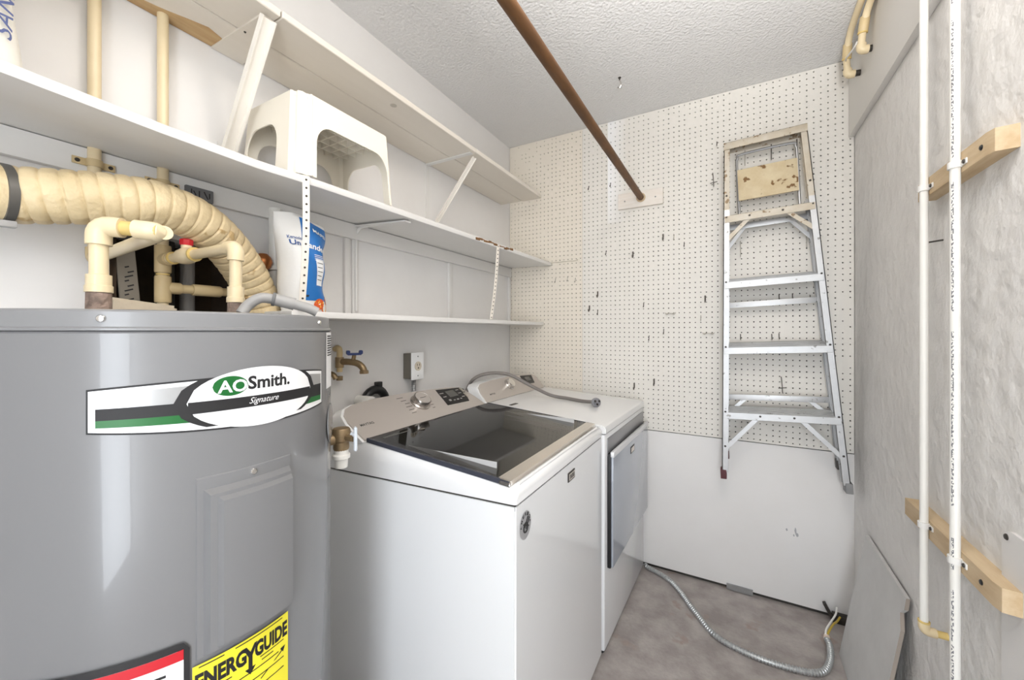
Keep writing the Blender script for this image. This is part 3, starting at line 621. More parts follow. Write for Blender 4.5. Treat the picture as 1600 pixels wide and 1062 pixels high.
# lettering reads upward along the front of the sack
def sackx(y, z):
    t = (z-1.686)/.34; th = .075*max(.05, math.sin(PI*min(1, t*.94+.05))**.5); ey = min(.97, abs(y-.055)/.125)
    return -1.085+th*(1-ey**(2/.75))**.4
b = NB(); lettering(b, 'SAND', .092, .020, lambda x, y: (sackx(.1545-y+.03*x, 1.790+x)+.006, .1545-y+.03*x, 1.790+x), .004, .25); part('lettering', b, navy_p, sb)
gb = thing('grout_bag', 'blue and white unsanded grout bag on the low shelf behind a strap', 'bag', (-1.085, .67, 1.319))
GB = [(0, 1.3195), (.08, 1.42), (.16, 1.50), (.245, 1.565), (.275, 1.594)]
def gprof(t):  # half depth, y-left, y-right, lean
    return (.055*math.sin(PI*min(.97, .10+t*.86))**.55+.001,   .628+.012*(1-t)-.004*math.sin(t*9), .768-.012*math.sin(t*PI)+.018*t*t+.004*math.sin(t*17), -.02*t)
def gp(s, t, off=0):  # s 0..1 across the front face, t 0..1 up
    d, yl, yr, ln = gprof(t); e_ = 1-abs(2*s-1)**3.5
    return Vector((-1.088+ln+d*(.15+.85*e_)+.004*math.sin(s*9+t*11)*e_+off, yl+(yr-yl)*s, 1.3195+.272*t+.010*math.sin(s*PI*1.3+.4)*t*t))
def gback(s, t): d, yl, yr, ln = gprof(t); e_ = 1-abs(2*s-1)**3.5; return Vector((-1.088+ln-d*(.15+.85*e_), yl+(yr-yl)*s, 1.3195+.272*t+.010*math.sin(s*PI*1.3+.4)*t*t))
def gpatch(bm, s0, s1, t0, t1, off, n=10, m_=18, f=gp):
    f2 = (lambda s, t: gp(s, t, off)) if f is gp else f
    q = lambda v, t: v(t) if callable(v) else v
    R_ = [[bm.verts.new(f2(q(s0, t0+(t1-t0)*j/m_)+(q(s1, t0+(t1-t0)*j/m_)-q(s0, t0+(t1-t0)*j/m_))*i/n, t0+(t1-t0)*j/m_)) for i in range(n+1)] for j in range(m_+1)]
    for j in range(m_):
        for i in range(n): bm.faces.new((R_[j][i], R_[j][i+1], R_[j+1][i+1], R_[j+1][i]))
    return R_
b = NB(); F = gpatch(b, 0, 1, 0, 1, 0, 16, 24); K = gpatch(b, 0, 1, 0, 1, 0, 16, 24, gback)
bmesh.ops.remove_doubles(b, verts=b.verts, dist=.0001)
ed = [e_ for e_ in b.edges if e_.is_boundary]
for j in range(24):
    for i in (0, 16):
        try: b.faces.new((F[j][i], F[j+1][i], K[j+1][i], K[j][i]))
        except Exception: pass
for j in (0, 24):
    for i in range(16):
        try: b.faces.new((F[j][i], F[j][i+1], K[j][i+1], K[j][i]))
        except Exception: pass
part('sack', b, bag_white, gb, ang=60)
b = NB(); gpatch(b, lambda t: .36-.05*(1-t), .985, .26, .965, .0012); gpatch(b, .31, .9, .12, .26, .0012, 8, 6); bl = part('blue_field', b, bag_blue, gb)
b = NB(); gpatch(b, .60, .80, .28, .56, .0022, 6, 8); part('instruction_panel', b, white_p, bl)
def gtext(body, wd, ht, s, t, off, bold=.01): return lettering(NB(), body, wd, ht, lambda x, y: gp(s+x/.14, t+y/.272-.25*x, off), bold)
part('lettering', gtext('Keracolor U', .046, .009, .26, .742, .0026), mat('bag_print', srgb(44, 84, 150), .5), gb)
part('lettering', gtext('Un', .026, .014, .20, .692, .0026, .02), MATS['bag_print'], gb)
part('lettering', gtext('sanded', .066, .017, .64, .685, .0030, .02), white_p, gb)
part('lettering', gtext('MAPEI', .048, .011, .74, .86, .0030, .02), white_p, gb)
b = NB()
for k in range(4): gpatch(b, .58, .90-.03*k, .60-k*.018, .606-k*.018, .0024, 8, 1)
part('fine_print', b, white_p, gb)
b = NB()
for k in range(5): gpatch(b, .62, .77-.02*(k % 2), .52-k*.045, .526-k*.045, .0030, 6, 1)
for k, (s0, s1, t0) in enumerate(((.30, .43, .155), (.30, .36, .10), (.31, .42, .07), (.32, .44, .165))): gpatch(b, s0, s1, t0, t0+.010, .0024, 4, 1)
part('fine_print', b, ink, gb)
for (s, t, r) in ((.66, .085, .016), (.86, .070, .021), (.95, .135, .013)):
    b = NB(); vs = [b.verts.new(gp(s+r/.14*math.cos(k*PI/8), t+r/.272*math.sin(k*PI/8), .0026)) for k in range(16)]; b.faces.new(vs); part('fruit_print', b, orange_p, gb)

# ================================================================ closet rod and its plate
rd = solo('closet_rod', tube(NB(), spline([(-.424, YF+.01, 1.984), (-.424, .6, 1.980), (-.424, 2.172, 1.982)], 10), .0165, 20), rust_rod, 'long rusty brown hanging rod crossing under the ceiling', 'rod')
pl = thing('rod_plate', 'pale wooden mounting plate on the pegboard at the rod end', 'plate', (-.43, 2.19, 1.935))
part('plate', box(NB(), -.546, -.312, 2.178, 2.194, 1.934, 2.018, .0015), mat('pale_wood', srgb(240, 234, 226), .6, var=(12, .7, srgb(226, 214, 200)), stretch=(.4, 1, 4)), pl)
b = NB(); lathe(b, (-.424, 2.178, 1.982), (0, -1, 0), [(.0175, 0), (.024, 0), (.024, .004), (.0175, .005)], 24); part('collar', b, wood, pl)
for xx in (-.51, -.35): screw('plate_screw', (xx, 2.178, 1.975), (0, -1, 0), .0035, pl, steel)
# ceiling hook
ch_ = thing('ceiling_hook', 'small white hook on a dark screw in the ceiling', 'hook', (-.453, 1.835, 2.38))
part('screw', lathe(NB(), (-.452, 1.832, 2.44), (0, 0, -1), [(.007, -.001), (.007, .002), (.003, .004), (.003, .016), (0, .016)], 12), darkmetal, ch_)
part('hook', tube(NB(), spline([(-.452, 1.832, 2.426), (-.446, 1.832, 2.414), (-.448, 1.834, 2.400), (-.456, 1.836, 2.394), (-.462, 1.838, 2.400)], 5), .0035, 8), chrome, ch_)

# ================================================================ hooks on the pegboard
def hook_mesh(kind):
    b = NB(); y0 = .009
    if kind == 'j':
        tube(b, spline([(0, .012, .016), (0, 0, .016), (0, -.004, .010), (0, -.006, -.006), (0, -.012, -.016), (0, -.022, -.014), (0, -.025, -.004)], 4), .0024, 8)
        box(b, -.0035, .0035, -.006, -.001, -.010, .018, .001)
    elif kind == 's': tube(b, spline([(0, .010, .012), (0, -.003, .011), (0, -.006, -.004), (0, -.014, -.013), (0, -.019, -.007)], 4), .0018, 8)
    elif kind == 'd':
        for s in (-1, 1): tube(b, spline([(s*.010, .010, .004), (s*.010, -.006, .004), (s*.020, -.018, .000), (s*.026, -.022, .008)], 4), .0018, 8)
        box(b, -.022, .022, -.006, -.003, .002, .007, .0005)
    elif kind == 'x':
        tube(b, spline([(-.004, .008, .040), (-.003, -.004, .038), (0, -.006, 0), (.001, -.008, -.026), (.001, -.022, -.030)], 4), .0019, 8); tube(b, [(-.015, -.007, -.010), (.017, -.007, -.006)], .0019, 8)
    else: tube(b, spline([(0, .008, .034), (0, -.006, .034), (0, -.008, 0), (0, -.008, -.034), (0, -.016, -.038)], 4), .0021, 8)
    return b
HM = {}
def hook(kind, x, z, label, m=wirehook):
    k = (kind, m.name)
    if k not in HM:
        HM[k] = finish('peg_hook', hook_mesh(kind), m, Vector((0, 0, 0))); o = HM[k]
    else: o = HM[k].copy(); C.objects.link(o)
    o.location = (x, 2.192, z); o['label'] = label; o['category'] = 'hook'; o['group'] = 'hooks on the pegboard'
for a in (('s', -.717, 2.088, 'short dark hook on the pegboard left of the rod, beside the top shelf'), ('s', -.591, 2.083, 'small hook on the white paint strip under the rod'),
          ('s', -.616, 1.705, 'small faint hook below the white paint strip'), ('j', -.468, 1.680, 'dark J-shaped hook below the rod plate'),
          ('j', -.313, 1.757, 'dark hook below the right end of the rod plate, leftmost of three'), ('s', -.260, 1.751, 'thin hook right of and below the rod plate, middle of three', palehook),
          ('s', -.211, 1.709, 'thin lower hook, rightmost of three below the rod plate'), ('j', -.664, 1.473, 'dark hook right of the low shelf, topmost of three'),
          ('j', -.713, 1.394, 'dark hook right of the low shelf, leftmost of three'), ('s', -.664, 1.371, 'small hook right of the low shelf, lowest of three'),
          ('s', -.411, 1.406, 'thin hook alone in the middle of the wide pegboard'), ('s', -.062, 2.190, 'small hook left of the ladder top rail'),
          ('x', -.077, 2.009, 'cross-shaped wire hook left of the ladder top'), ('j', -.114, 1.425, 'thick dark hook left of the ladder middle'),
          ('s', -.134, 1.330, 'pale thin hook below the thick hook left of the ladder', palehook), ('d', -.276, 1.352, 'pale double hook left of the ladder, upper of two', palehook),
          ('s', -.924, 1.569, 'cream painted hook under the middle shelf tip, leftmost of three', palehook), ('s', -.846, 1.572, 'cream painted hook under the middle shelf tip, middle of three', palehook),
          ('s', -.798, 1.562, 'cream painted hook under the middle shelf tip, rightmost of three', palehook), ('s', -.384, 1.227, 'thin hook above the dryer, lower of a close pair'),
          ('s', -.310, 1.262, 'thin hook above the dryer, upper of a close pair'), ('d', -.099, 1.249, 'pale double hook left of the ladder, lower of two', palehook),
          ('j', -.461, .965, 'dark hook just above the dryer front, left one'), ('j', -.358, .993, 'dark hook just above the dryer front, right one'),
          ('s', .193, 1.422, 'hook behind the ladder above its middle bar, leftmost of three'), ('s', .244, 1.423, 'hook behind the ladder above its middle bar, middle of three'),
          ('s', .309, 1.414, 'hook behind the ladder above its middle bar, rightmost of three'), ('s', .039, 1.237, 'hook behind the ladder just above the third step, leftmost'),
          ('s', .165, 1.238, 'hook behind the ladder just above the third step, middle'), ('s', .193, 1.241, 'hook behind the ladder just above the third step, rightmost'),
          ('x', .205, 1.011, 'cross-shaped hook seen between the two lowest ladder steps'), ('l', .057, 2.095, 'long wire hook inside the ladder top frame, leftmost', palehook),
          ('l', .163, 2.100, 'long wire hook inside the ladder top frame, middle'), ('l', .260, 2.100, 'long wire hook inside the ladder top frame, rightmost'),
          ('l', .039, 1.660, 'long wire under the ladder top step, left one', palehook), ('l', .296, 1.680, 'long wire under the ladder top step, right one', palehook)): hook(*a)

# ================================================================ stepladder hung on the pegboard (local frame, then tilted)
ld = thing('stepladder', 'folded aluminium stepladder hanging on the pegboard', 'ladder', (.196, 2.105, .600), local=True)
ld.rotation_euler = (0, math.radians(-2.6), 0)
LH = 1.545
def hw(z): return .2335-.0775*z/LH
def rail(s, y0, y1, zb, zt, wdt, m, nm, inset=0):
    b = NB(); xb, xt = s*(hw(zb)-inset), s*(hw(zt)-inset)
    for (ya, yb, wa) in ((y0, y0+.003, wdt), (y1-.003, y1, wdt)):   # two flanges
        hexa(b, [(xb, ya, zb), (xb-s*wa, ya, zb), (xb-s*wa, yb, zb), (xb, yb, zb), (xt, ya, zt), (xt-s*wa, ya, zt), (xt-s*wa, yb, zt), (xt, yb, zt)])
    hexa(b, [(xb, y0, zb), (xb-s*.003, y0, zb), (xb-s*.003, y1, zb), (xb, y1, zb), (xt, y0, zt), (xt-s*.003, y0, zt), (xt-s*.003, y1, zt), (xt, y1, zt)])
    return part(nm, b, m, ld)
for s in (-1, 1):
    rl = rail(s, -.03, .018, .02, 1.235, .024, alu, 'rail'); ru = rail(s, -.03, .018, 1.235, LH, .024, alu_dirty, 'rail')
    for z in (.14, .30, .60, .90, 1.20, 1.30):
        screw('rivet', (s*(hw(z)-.012), -.030, z), (0, -1, 0), .0045, rl if z < 1.235 else ru, darkmetal)
    rail(s, .030, .066, .09, 1.24, .020, alu, 'rear_rail', .006)
    part('foot', box(NB(), s*hw(0)-.019 if s > 0 else s*hw(0)-.006, s*hw(0)+.006 if s > 0 else s*hw(0)+.019, -.034, .020, -.012, .030, .003), maroon if s < 0 else grey_rub, ld)
    part('rear_foot', box(NB(), s*.214-.013, s*.214+.013, .028, .068, .065, .105, .003), maroon if s < 0 else darkmetal, ld)
for z, m in ((.298, alu), (.597, alu), (.900, alu), (1.205, alu_dirty)):
    h = hw(z)-.004; b = NB(); box(b, -h, h, -.032, -.029, z-.030, z+.0, .0008, 1); yb_, rise = (.050, .022) if z < 1 else (.03, .016); hexa(b, [(-h, -.029, z-.004), (h, -.029, z-.004), (h, yb_, z-.004+rise), (-h, yb_, z-.004+rise), (-h, -.029, z), (h, -.029, z), (h, yb_, z+rise), (-h, yb_, z+rise)])
    for k in range(5): ya = -.020+k*.013; zz_ = z+rise*(ya+.029)/(yb_+.029); obox(b, (0, ya, zz_+.0006), (1, 0, 0), (0, 1, .27), (0, -.27, 1), h, .0022, .0010)
    st_ = part('step', b, m, ld)
    if z in (.298, 1.205):
        for xx in (-.07, .055): screw('rivet', (xx, -.032, z-.012), (0, -1, 0), .0045, st_, darkmetal)
for z in (.360, .795, 1.165):
    h = hw(z)-.010; part('rear_bar', box(NB(), -h, h, .034, .040, z-.013, z+.013, .001), alu, ld)
for s in (-1, 1):
    b = NB(); beam(b, (s*(hw(.125)-.010), -.026, .125), (s*.085, -.026, .272), (0, -1, 0), .018, .004); part('brace', b, alu, ld)
    b = NB(); beam(b, (s*(hw(1.09)-.010), -.026, 1.09), (s*.075, -.026, 1.180), (0, -1, 0), .017, .004); part('brace', b, alu_dirty, ld)
    b = NB(); beam(b, (s*(hw(.27)-.012), .042, .27), (s*.115, .042, .36), (0, -1, 0), .016, .004); part('brace', b, alu, ld)
    b = NB(); beam(b, (s*(hw(1.06)-.012), .042, 1.06), (s*.085, .042, 1.165), (0, -1, 0), .016, .004); part('brace', b, alu, ld)
b = NB(); h = hw(LH)+.001; box(b, -h, h, -.034, .024, LH-.003, LH, .001); box(b, -h, h, -.034, -.031, LH-.032, LH, .0005); box(b, -h, h, .021, .024, LH-.032, LH, .0005); part('top_cap', b, alu_dirty, ld)
b = NB(); tube(b, spline([(-.108, .03, 1.215), (-.108, .03, 1.44), (-.104, .03, 1.482), (-.085, .03, 1.500), (.100, .03, 1.500), (.120, .03, 1.482), (.124, .03, 1.44), (.124, .03, 1.215)], 6), .0055, 10); ps_ = part('pail_shelf_frame', b, steel, ld)
b = NB(); box(b, -.107, .123, .016, .024, 1.280, 1.425, .002); part('pail_shelf', b, mat('pail_board', srgb(222, 206, 172), .7, var=(16, .8, srgb(204, 182, 142)), spots=(30, .62, srgb(128, 94, 56)), bump=(30, .3)), ps_, 'scorched tan board')

# ================================================================ washer
wa = thing('washing_machine', 'white top-load washer with dark glass lid in the middle', 'washing machine', (-.79, 1.143, 0))
wy0, wy1, wxf, wxb = .797, 1.489, -.436, -1.135
b = NB(); v = hexa(b, [(wxb, wy0, .02), (wxf, wy0, .02), (wxf, wy1, .02), (wxb, wy1, .02), (wxb, wy0, .8345), (wxf, wy0, .8590), (wxf, wy1, .8590), (wxb, wy1, .8345)])
bmesh.ops.bevel(b, geom=list({e_ for q in v for e_ in q.link_edges}), offset=.004, segments=3, affect='EDGES'); part('cabinet', b, app_white, wa)
b = NB(); hexa(b, [(wxb+.01, wy0+.003, .82), (wxf-.003, wy0+.003, .845), (wxf-.003, wy1-.003, .845), (wxb+.01, wy1-.003, .82), (wxb+.01, wy0+.003, .842), (wxf-.003, wy0+.003, .8635), (wxf-.003, wy1-.003, .8635), (wxb+.01, wy1-.003, .842)]); part('gap_shade', b, dark_gap, wa)  # dark strip inside the gap under the deck, stands in for its shade
for (fx, fy) in ((-.47, .83), (-.47, 1.455), (-1.10, .83), (-1.10, 1.455)): part('foot', lathe(NB(), (fx, fy, 0), (0, 0, 1), [(0, 0), (.02, 0), (.02, .01), (.008, .012), (.008, .025), (0, .025)], 14), black, wa)
def zd(x): return .8955+(-.455-x)*(.0385/.49)      # sloping deck surface
# deck ring around the tub opening
ox0, ox1, oy0, oy1 = -.905, -.525, .86, 1.425
b = NB()
def deckseg(x0, x1, y0, y1):
    hexa(b, [(x0, y0, .862-.035*(wxf-x0)), (x1, y0, .862-.035*(wxf-x1)), (x1, y1, .862-.035*(wxf-x1)), (x0, y1, .862-.035*(wxf-x0)), (x0, y0, zd(x0)), (x1, y0, zd(x1)), (x1, y1, zd(x1)), (x0, y1, zd(x0))])
def sect(x, zt, e_):
    zb = .861-.035*(wxf-x); a0, a1 = wy0-.001+e_, wy1+.001-e_
    return [(x, y, zb+(zt-zb)*t) for (y, t) in ((a0, 0), (a0, .55), (a0+.004, .85), (a0+.012, 1), (a1-.012, 1), (a1-.004, .85), (a1, .55), (a1, 0))]
rows = [[b.verts.new(p) for p in sect(*q)] for q in ((-.4340, .878, .006), (-.4352, .8855, .003), (-.440, .8915, .001), (-.447, .8948, 0), (-.455, .8955, 0), (ox1, zd(ox1), 0))]
for p, q in zip(rows, rows[1:]):
    for k in range(8): b.faces.new((p[k], p[(k+1) % 8], q[(k+1) % 8], q[k]))
b.faces.new(rows[0]); b.faces.new(rows[-1][::-1])
def sideseg(ya, yb, s):
    pr = [(ya, 0), (ya, .55), (ya+s*.004, .85), (ya+s*.012, 1), (yb, 1), (yb, 0)]
    f = lambda x: (lambda y, t: (x, y, (.861-.035*(wxf-x))+(zd(x)-(.861-.035*(wxf-x)))*t)); prism(b, pr, f(ox1), f(ox0))
sideseg(wy0-.001, oy0, 1); sideseg(wy1+.001, oy1, -1)
pr = [(wy0-.001, 0), (wy0-.001, .55), (wy0+.003, .85), (wy0+.011, 1), (wy1-.011, 1), (wy1-.003, .85), (wy1+.001, .55), (wy1+.001, 0)]
f = lambda x: (lambda y, t: (x, y, (.861-.035*(wxf-x))+(zd(x)-(.861-.035*(wxf-x)))*t)); prism(b, pr, f(ox0), f(wxb))
dk = part('deck', b, app_white2, wa)
b = NB()   # tub opening walls and rim
for (xa, xb_, ya, yb) in ((ox0-.002, ox0, oy0, oy1), (ox1, ox1+.002, oy0, oy1), (ox0, ox1, oy0-.002, oy0), (ox0, ox1, oy1, oy1+.002)): box(b, xa, xb_, ya, yb, .80, zd(xa)-.002)
cxw, cyw = (ox0+ox1)/2, (oy0+oy1)/2; sq = []
n = 48; R_ = [b.verts.new((cxw+.170*math.cos(2*PI*k/n), cyw+.215*math.sin(2*PI*k/n), .846)) for k in range(n)]
def onrect(a):
    c_, s_2 = math.cos(a), math.sin(a); t = min((ox1-ox0)/2/max(abs(c_), 1e-6), (oy1-oy0)/2/max(abs(s_2), 1e-6)); return (cxw+t*c_, cyw+t*s_2, .858)
O_ = [b.verts.new(onrect(2*PI*k/n)) for k in range(n)]
for k in range(n): b.faces.new((R_[k], R_[(k+1) % n], O_[(k+1) % n], O_[k]))
part('tub_cover', b, mat('tub_plastic', srgb(206, 206, 206), .35), wa)
b = NB(); n = 40; rows = []
for (f_, z) in ((1.0, .846), (.95, .842), (.93, .830), (1.0, .815), (1.0, .50), (0.02, .49)): rows.append([b.verts.new((cxw+.170*f_*math.cos(2*PI*k/n), cyw+.215*f_*math.sin(2*PI*k/n), z)) for k in range(n)])
for p, q in zip(rows, rows[1:]):
    for k in range(n): b.faces.new((p[k], p[(k+1) % n], q[(k+1) % n], q[k]))
part('tub', b, steel, wa); part('agitator', lathe(NB(), (cxw, cyw, .49), (0, 0, 1), [(.11, 0), (.05, .03), (.035, .2), (.02, .24), (0, .245)], 20), grey_plastic, wa)
def zl(x): return zd(x)+.004
def slab(bm, x0, x1, y0, y1, h0, h1): hexa(bm, [(x0, y0, zd(x0)+h0), (x1, y0, zd(x1)+h0), (x1, y1, zd(x1)+h0), (x0, y1, zd(x0)+h0), (x0, y0, zd(x0)+h1), (x1, y0, zd(x1)+h1), (x1, y1, zd(x1)+h1), (x0, y1, zd(x0)+h1)]); return bm
lid = part('lid', slab(NB(), -.945, -.492, .812, 1.468, .004, .012), lid_glass, wa, 'tinted dark glass lid')
b = NB(); slab(b, -.945, -.865, .816, 1.464, .0012, .0035); slab(b, -.555, -.492, .816, 1.464, .0012, .0035); slab(b, -.865, -.555, .816, .876, .0012, .0035); slab(b, -.865, -.555, 1.404, 1.464, .0012, .0035); part('lid_border', b, blackg, lid)
for (ya, yb) in ((.806, .812), (1.468, 1.473)): part('lid_edge', slab(NB(), -.945, -.458, ya, yb, .001, .013), mat('lid_edge', srgb(66, 68, 78), .2), lid)
b = NB(); slab(b, -.491, -.456, .812, 1.468, .002, .0135); part('lid_trim', b, silver, lid, 'silver strip along the lid front')
b = NB(); obox(b, (-.471, .809, zd(-.471)+.007), (1, 0, -.08), (0, 1, 0), (.08, 0, 1), .017, .006, .007, .003); part('trim_cap', b, chrome, lid)
b = NB(); tube(b, [(-.447, .83, .8975), (-.447, 1.455, .8975)], .004, 8); part('handle_lip', b, app_white2, lid)
b = NB(); lathe(b, (-.893, .985, zd(-.893)+.012), (-.08, 0, 1), [(.012, 0), (.012, .0006), (0, .0008)], 18); part('lid_emblem', b, mat('emblem_grey', srgb(120, 112, 100), .3, metal=.5), lid)
b = NB()
for (x_, y_, l_) in ((-.916, .872, .030), (-.909, .895, .055)): obox(b, (x_, y_, zd(x_)+.0124), (0, 1, 0), (1, 0, -.08), (.08, 0, 1), l_, .0016, .0002)
part('fine_print', b, mat('faint_print', srgb(120, 118, 114), .5), lid)
# control console
CO, CU = Vector((-.953, 0, .936)), Vector((-.83, 0, .557)); CN = Vector((.557, 0, .83))
def con(y, s, d=0): return CO+CU*s+CN*d+Vector((0, y, 0))
OUT = [(.800, 0), (.794, .085), (.801, .120), (.822, .146), (.86, .160), (.95, .168), (1.1, .167), (1.25, .160), (1.36, .152), (1.412, .143), (1.440, .125), (1.462, .065), (1.478, 0)]
b = NB(); prism(b, OUT, lambda y, s: con(y, s, -.003), lambda y, s: Vector((min(-1.10, con(y, s).x-.03), y, (.90 if s < .02 else con(y, s).z-.012)))); cs = part('console', b, app_white2, wa)
sh = lambda y, s: (1.137+(y-1.137)*.975, .004+s*.955)
b = NB(); prism(b, OUT, lambda y, s: con(*sh(y, s), -.004), lambda y, s: con(*sh(y, s), .0015)); part('control_panel', b, console_m, cs, 'taupe metallic control panel')
b = NB(); lathe(b, con(1.132, .098, .001), CN, [(.040, 0), (.040, .005), (.036, .009), (.0355, .024), (.033, .028), (.032, .0268), (0, .0268)], 40); kn = part('dial', b, mat('dial_metal', srgb(178, 172, 166), .22, metal=.9), cs, 'round chrome dial')
b = NB(); lathe(b, con(1.132, .098, .0277), CN, [(.0305, 0), (.0305, .001), (0, .001)], 32); part('dial_face', b, console_m, kn)
oc = lambda y0, s0, d: (lambda x, y: con(y0+x, s0+y, d))
b = NB(); obox(b, con(1.132, .098, .0288), (0, 1, 0), CU, CN, .016, .0012, .0003); part('fine_print', b, MATS['dark_metal'], kn)
b = NB(); lettering(b, 'MAYTAG', .052, .010, oc(.858, .062, .002), .02); part('lettering', b, ink, cs, 'dark brand lettering')
b = NB()
for k in range(6): 
    for (s, y0, ln) in ((-1, 1.088-.004*abs(k-2.5), .030-.004*(k % 3)), (1, 1.176-.003*abs(k-2.5), .020-.003*(k % 3))):
        yy = y0+s*ln/2; obox(b, con(yy, .142-k*.0165, .0018), (0, 1, 0), CU, CN, ln/2, .0013, .0003)
part('cycle_print', b, mat('print_grey', srgb(110, 104, 98), .6), cs)
b = NB(); prism(b, [(1.252, .052), (1.392, .046), (1.434, .122), (1.412, .134), (1.268, .146)], lambda y, s: con(y, s, 0), lambda y, s: con(y, s, .0028)); dsp = part('display', b, blackg, cs, 'dark display panel with buttons')
b = NB(); obox(b, con(1.335, .108, .003), (0, 1, 0), CU, CN, .028, .019, .0006); part('screen', b, mat('lcd', srgb(96, 94, 90), .2), dsp)
b = NB()
for (y, s, a, c_) in ((1.28, .120, .012, .002), (1.28, .098, .010, .002), (1.29, .074, .007, .005), (1.315, .070, .006, .003), (1.338, .070, .006, .003), (1.36, .070, .006, .003), (1.385, .078, .010, .002), (1.385, .102, .010, .002), (1.385, .122, .009, .002)): obox(b, con(y, s, .003), (0, 1, 0), CU, CN, a, c_, .0005)
part('button_print', b, mat('print_pale', srgb(150, 146, 142), .5), dsp)
b = NB(); obox(b, con(1.410, .084, .0035), (0, 1, -.1), CU, CN, .008, .014, .002, .001); obox(b, con(1.416, .116, .0035), (0, 1, -.1), CU, CN, .008, .013, .002, .001); part('start_button', b, silver, dsp)
# badge and round sticker on the front
fr = lambda y0, z0, d: (lambda x, z: (wxf+d, y0+x, z0+z))
b = NB(); box(b, wxf, wxf+.003, 1.128, 1.185, .802, .830, .001); bd = part('front_badge', b, darkmetal, wa, 'small dark badge')
b = NB(); box(b, wxf+.003, wxf+.0035, 1.134, 1.181, .806, .826); part('badge_face', b, silver, bd)
b = NB()
for k in range(5): obox(b, (wxf+.0037, 1.142+k*.0082, .816), (1, 0, 0), (0, 1, .3*(k % 2)), (0, -.3*(k % 2), 1), .0003, .0016, .0065)
part('fine_print', b, ink, bd)
def disc(bm, y0, z0, a, c_, d, n=32): bm.faces.new([bm.verts.new((wxf+d, y0+a*math.cos(2*PI*k/n), z0+c_*math.sin(2*PI*k/n))) for k in range(n)]); return bm
b = NB(); disc(b, .846, .795, .030, .034, .0006); sk = part('round_sticker', b, mat('sticker_silver', srgb(186, 186, 188), .3, metal=.3), wa, 'round silver sticker with dark emblem')
b = NB()
for k, chh in enumerate('AMERICA'):
    a = PI*(.98-.16*k); geo = text2d(chh, .0075, .0085, .03)
    add2d(b, geo, lambda x, y, a=a: (wxf+.0012, .846+(.0235+y)*math.cos(a)+x*math.sin(a), .795+(.027+y)*math.sin(a)-x*math.cos(a)))
part('lettering', b, ink, sk)
b = NB(); rr_ = [(.004, .013, .0), (-.006, .002, 1)]
tube(b, [(wxf+.0008, .846+.0105*math.cos(t), .789+.011*math.sin(t)) for t in [k*PI/10 for k in range(21)]], .0022, 6); tube(b, [(wxf+.0008, .834, .800), (wxf+.0008, .862, .788)], .002, 6); tube(b, [(wxf+.0008, .840, .79), (wxf+.0008, .858, .812)], .002, 6); tube(b, [(wxf+.0008, .848, .785), (wxf+.0008, .866, .808)], .002, 6)
part('emblem', b, ink, sk)

# ================================================================ dryer (local frame: x to the front, y along the wall, turned a little)
dr = thing('clothes_dryer', 'white front-load dryer with a blue-grey reflecting door beside the pegboard', 'dryer', (-.428, 1.502, 0), rotz=-math.radians(1.8), local=True)
DW, DD = .662, .70
part('cabinet', box(NB(), -DD, 0, 0, DW, .02, .862, .008), app_white, dr)
for (fx, fy) in ((-.03, .03), (-.03, DW-.03), (-DD+.04, .03), (-DD+.04, DW-.03)): part('foot', lathe(NB(), (fx, fy, 0), (0, 0, 1), [(0, 0), (.02, 0), (.02, .01), (.008, .012), (.008, .025), (0, .025)], 14), black, dr)
b = NB(); prism(b, [(.003, .866), (.004, .880), (0, .891), (-.010, .897), (-.58, .925), (-DD, .925), (-DD, .866)], lambda x, z: (x, 0, z), lambda x, z: (x, DW, z)); bmesh.ops.bevel(b, geom=[e_ for e_ in b.edges if abs(e_.verts[0].co.y-e_.verts[1].co.y) < 1e-6 and max(e_.verts[0].co.z, e_.verts[1].co.z) > .87], offset=.004, segments=2, affect='EDGES'); part('top', b, app_white2, dr)
# door with handle pocket above
b = NB(); box(b, -.002, .003, .028, DW-.02, .772, .842, .002); part('handle_pocket', b, mat('pocket_grey', srgb(150, 150, 152), .3, metal=.3), dr)
b = NB(); box(b, 0, .014, .030, DW-.012, .332, .782, .003); dd_ = part('door', b, black, dr, 'black-edged door')
b = NB(); box(b, .014, .023, .036, DW-.010, .336, .770, .003); part('door_face', b, door_tint, dd_, 'glossy white door front with blue-grey reflection in its colour')
b = NB(); box(b, .012, .027, .032, DW-.008, .768, .790, .004); part('door_handle', b, mat('handle_pale', srgb(232, 233, 235), .25, metal=.3), dd_, 'bright handle strip')
b = NB(); box(b, .023, .025, .30, .365, .712, .742, .001); part('door_badge', b, darkmetal, dd_)
b = NB(); box(b, .025, .0255, .306, .359, .717, .737); part('badge_face', b, silver, dd_)
# console
DO, DU, DN = Vector((-.575, 0, .924)), Vector((-.64, 0, .768)), Vector((.768, 0, .64))
def dcon(y, s, d=0): return DO+DU*s+DN*d+Vector((0, y, 0))
DOUT = [(.03, 0), (.024, .06), (.034, .092), (.06, .108), (.16, .118), (.33, .121), (.50, .118), (.60, .108), (.632, .092), (.645, .05), (.648, 0)]
b = NB(); prism(b, DOUT, lambda y, s: dcon(y, s, -.003), lambda y, s: Vector((dcon(y, s).x-.06, y, .925 if s < .01 else dcon(y, s).z-.006))); dc = part('console', b, app_white2, dr)
sh2 = lambda y, s: (.336+(y-.336)*.97, .004+s*.95)
b = NB(); prism(b, DOUT, lambda y, s: dcon(*sh2(y, s), -.004), lambda y, s: dcon(*sh2(y, s), .0015)); part('control_panel', b, console_m, dc, 'taupe metallic control panel')
b = NB(); lathe(b, dcon(.30, .070, .001), DN, [(.031, 0), (.031, .006), (.027, .010), (.0265, .024), (.024, .026), (0, .026)], 32); part('dial', b, chrome, dc, 'round chrome dial')
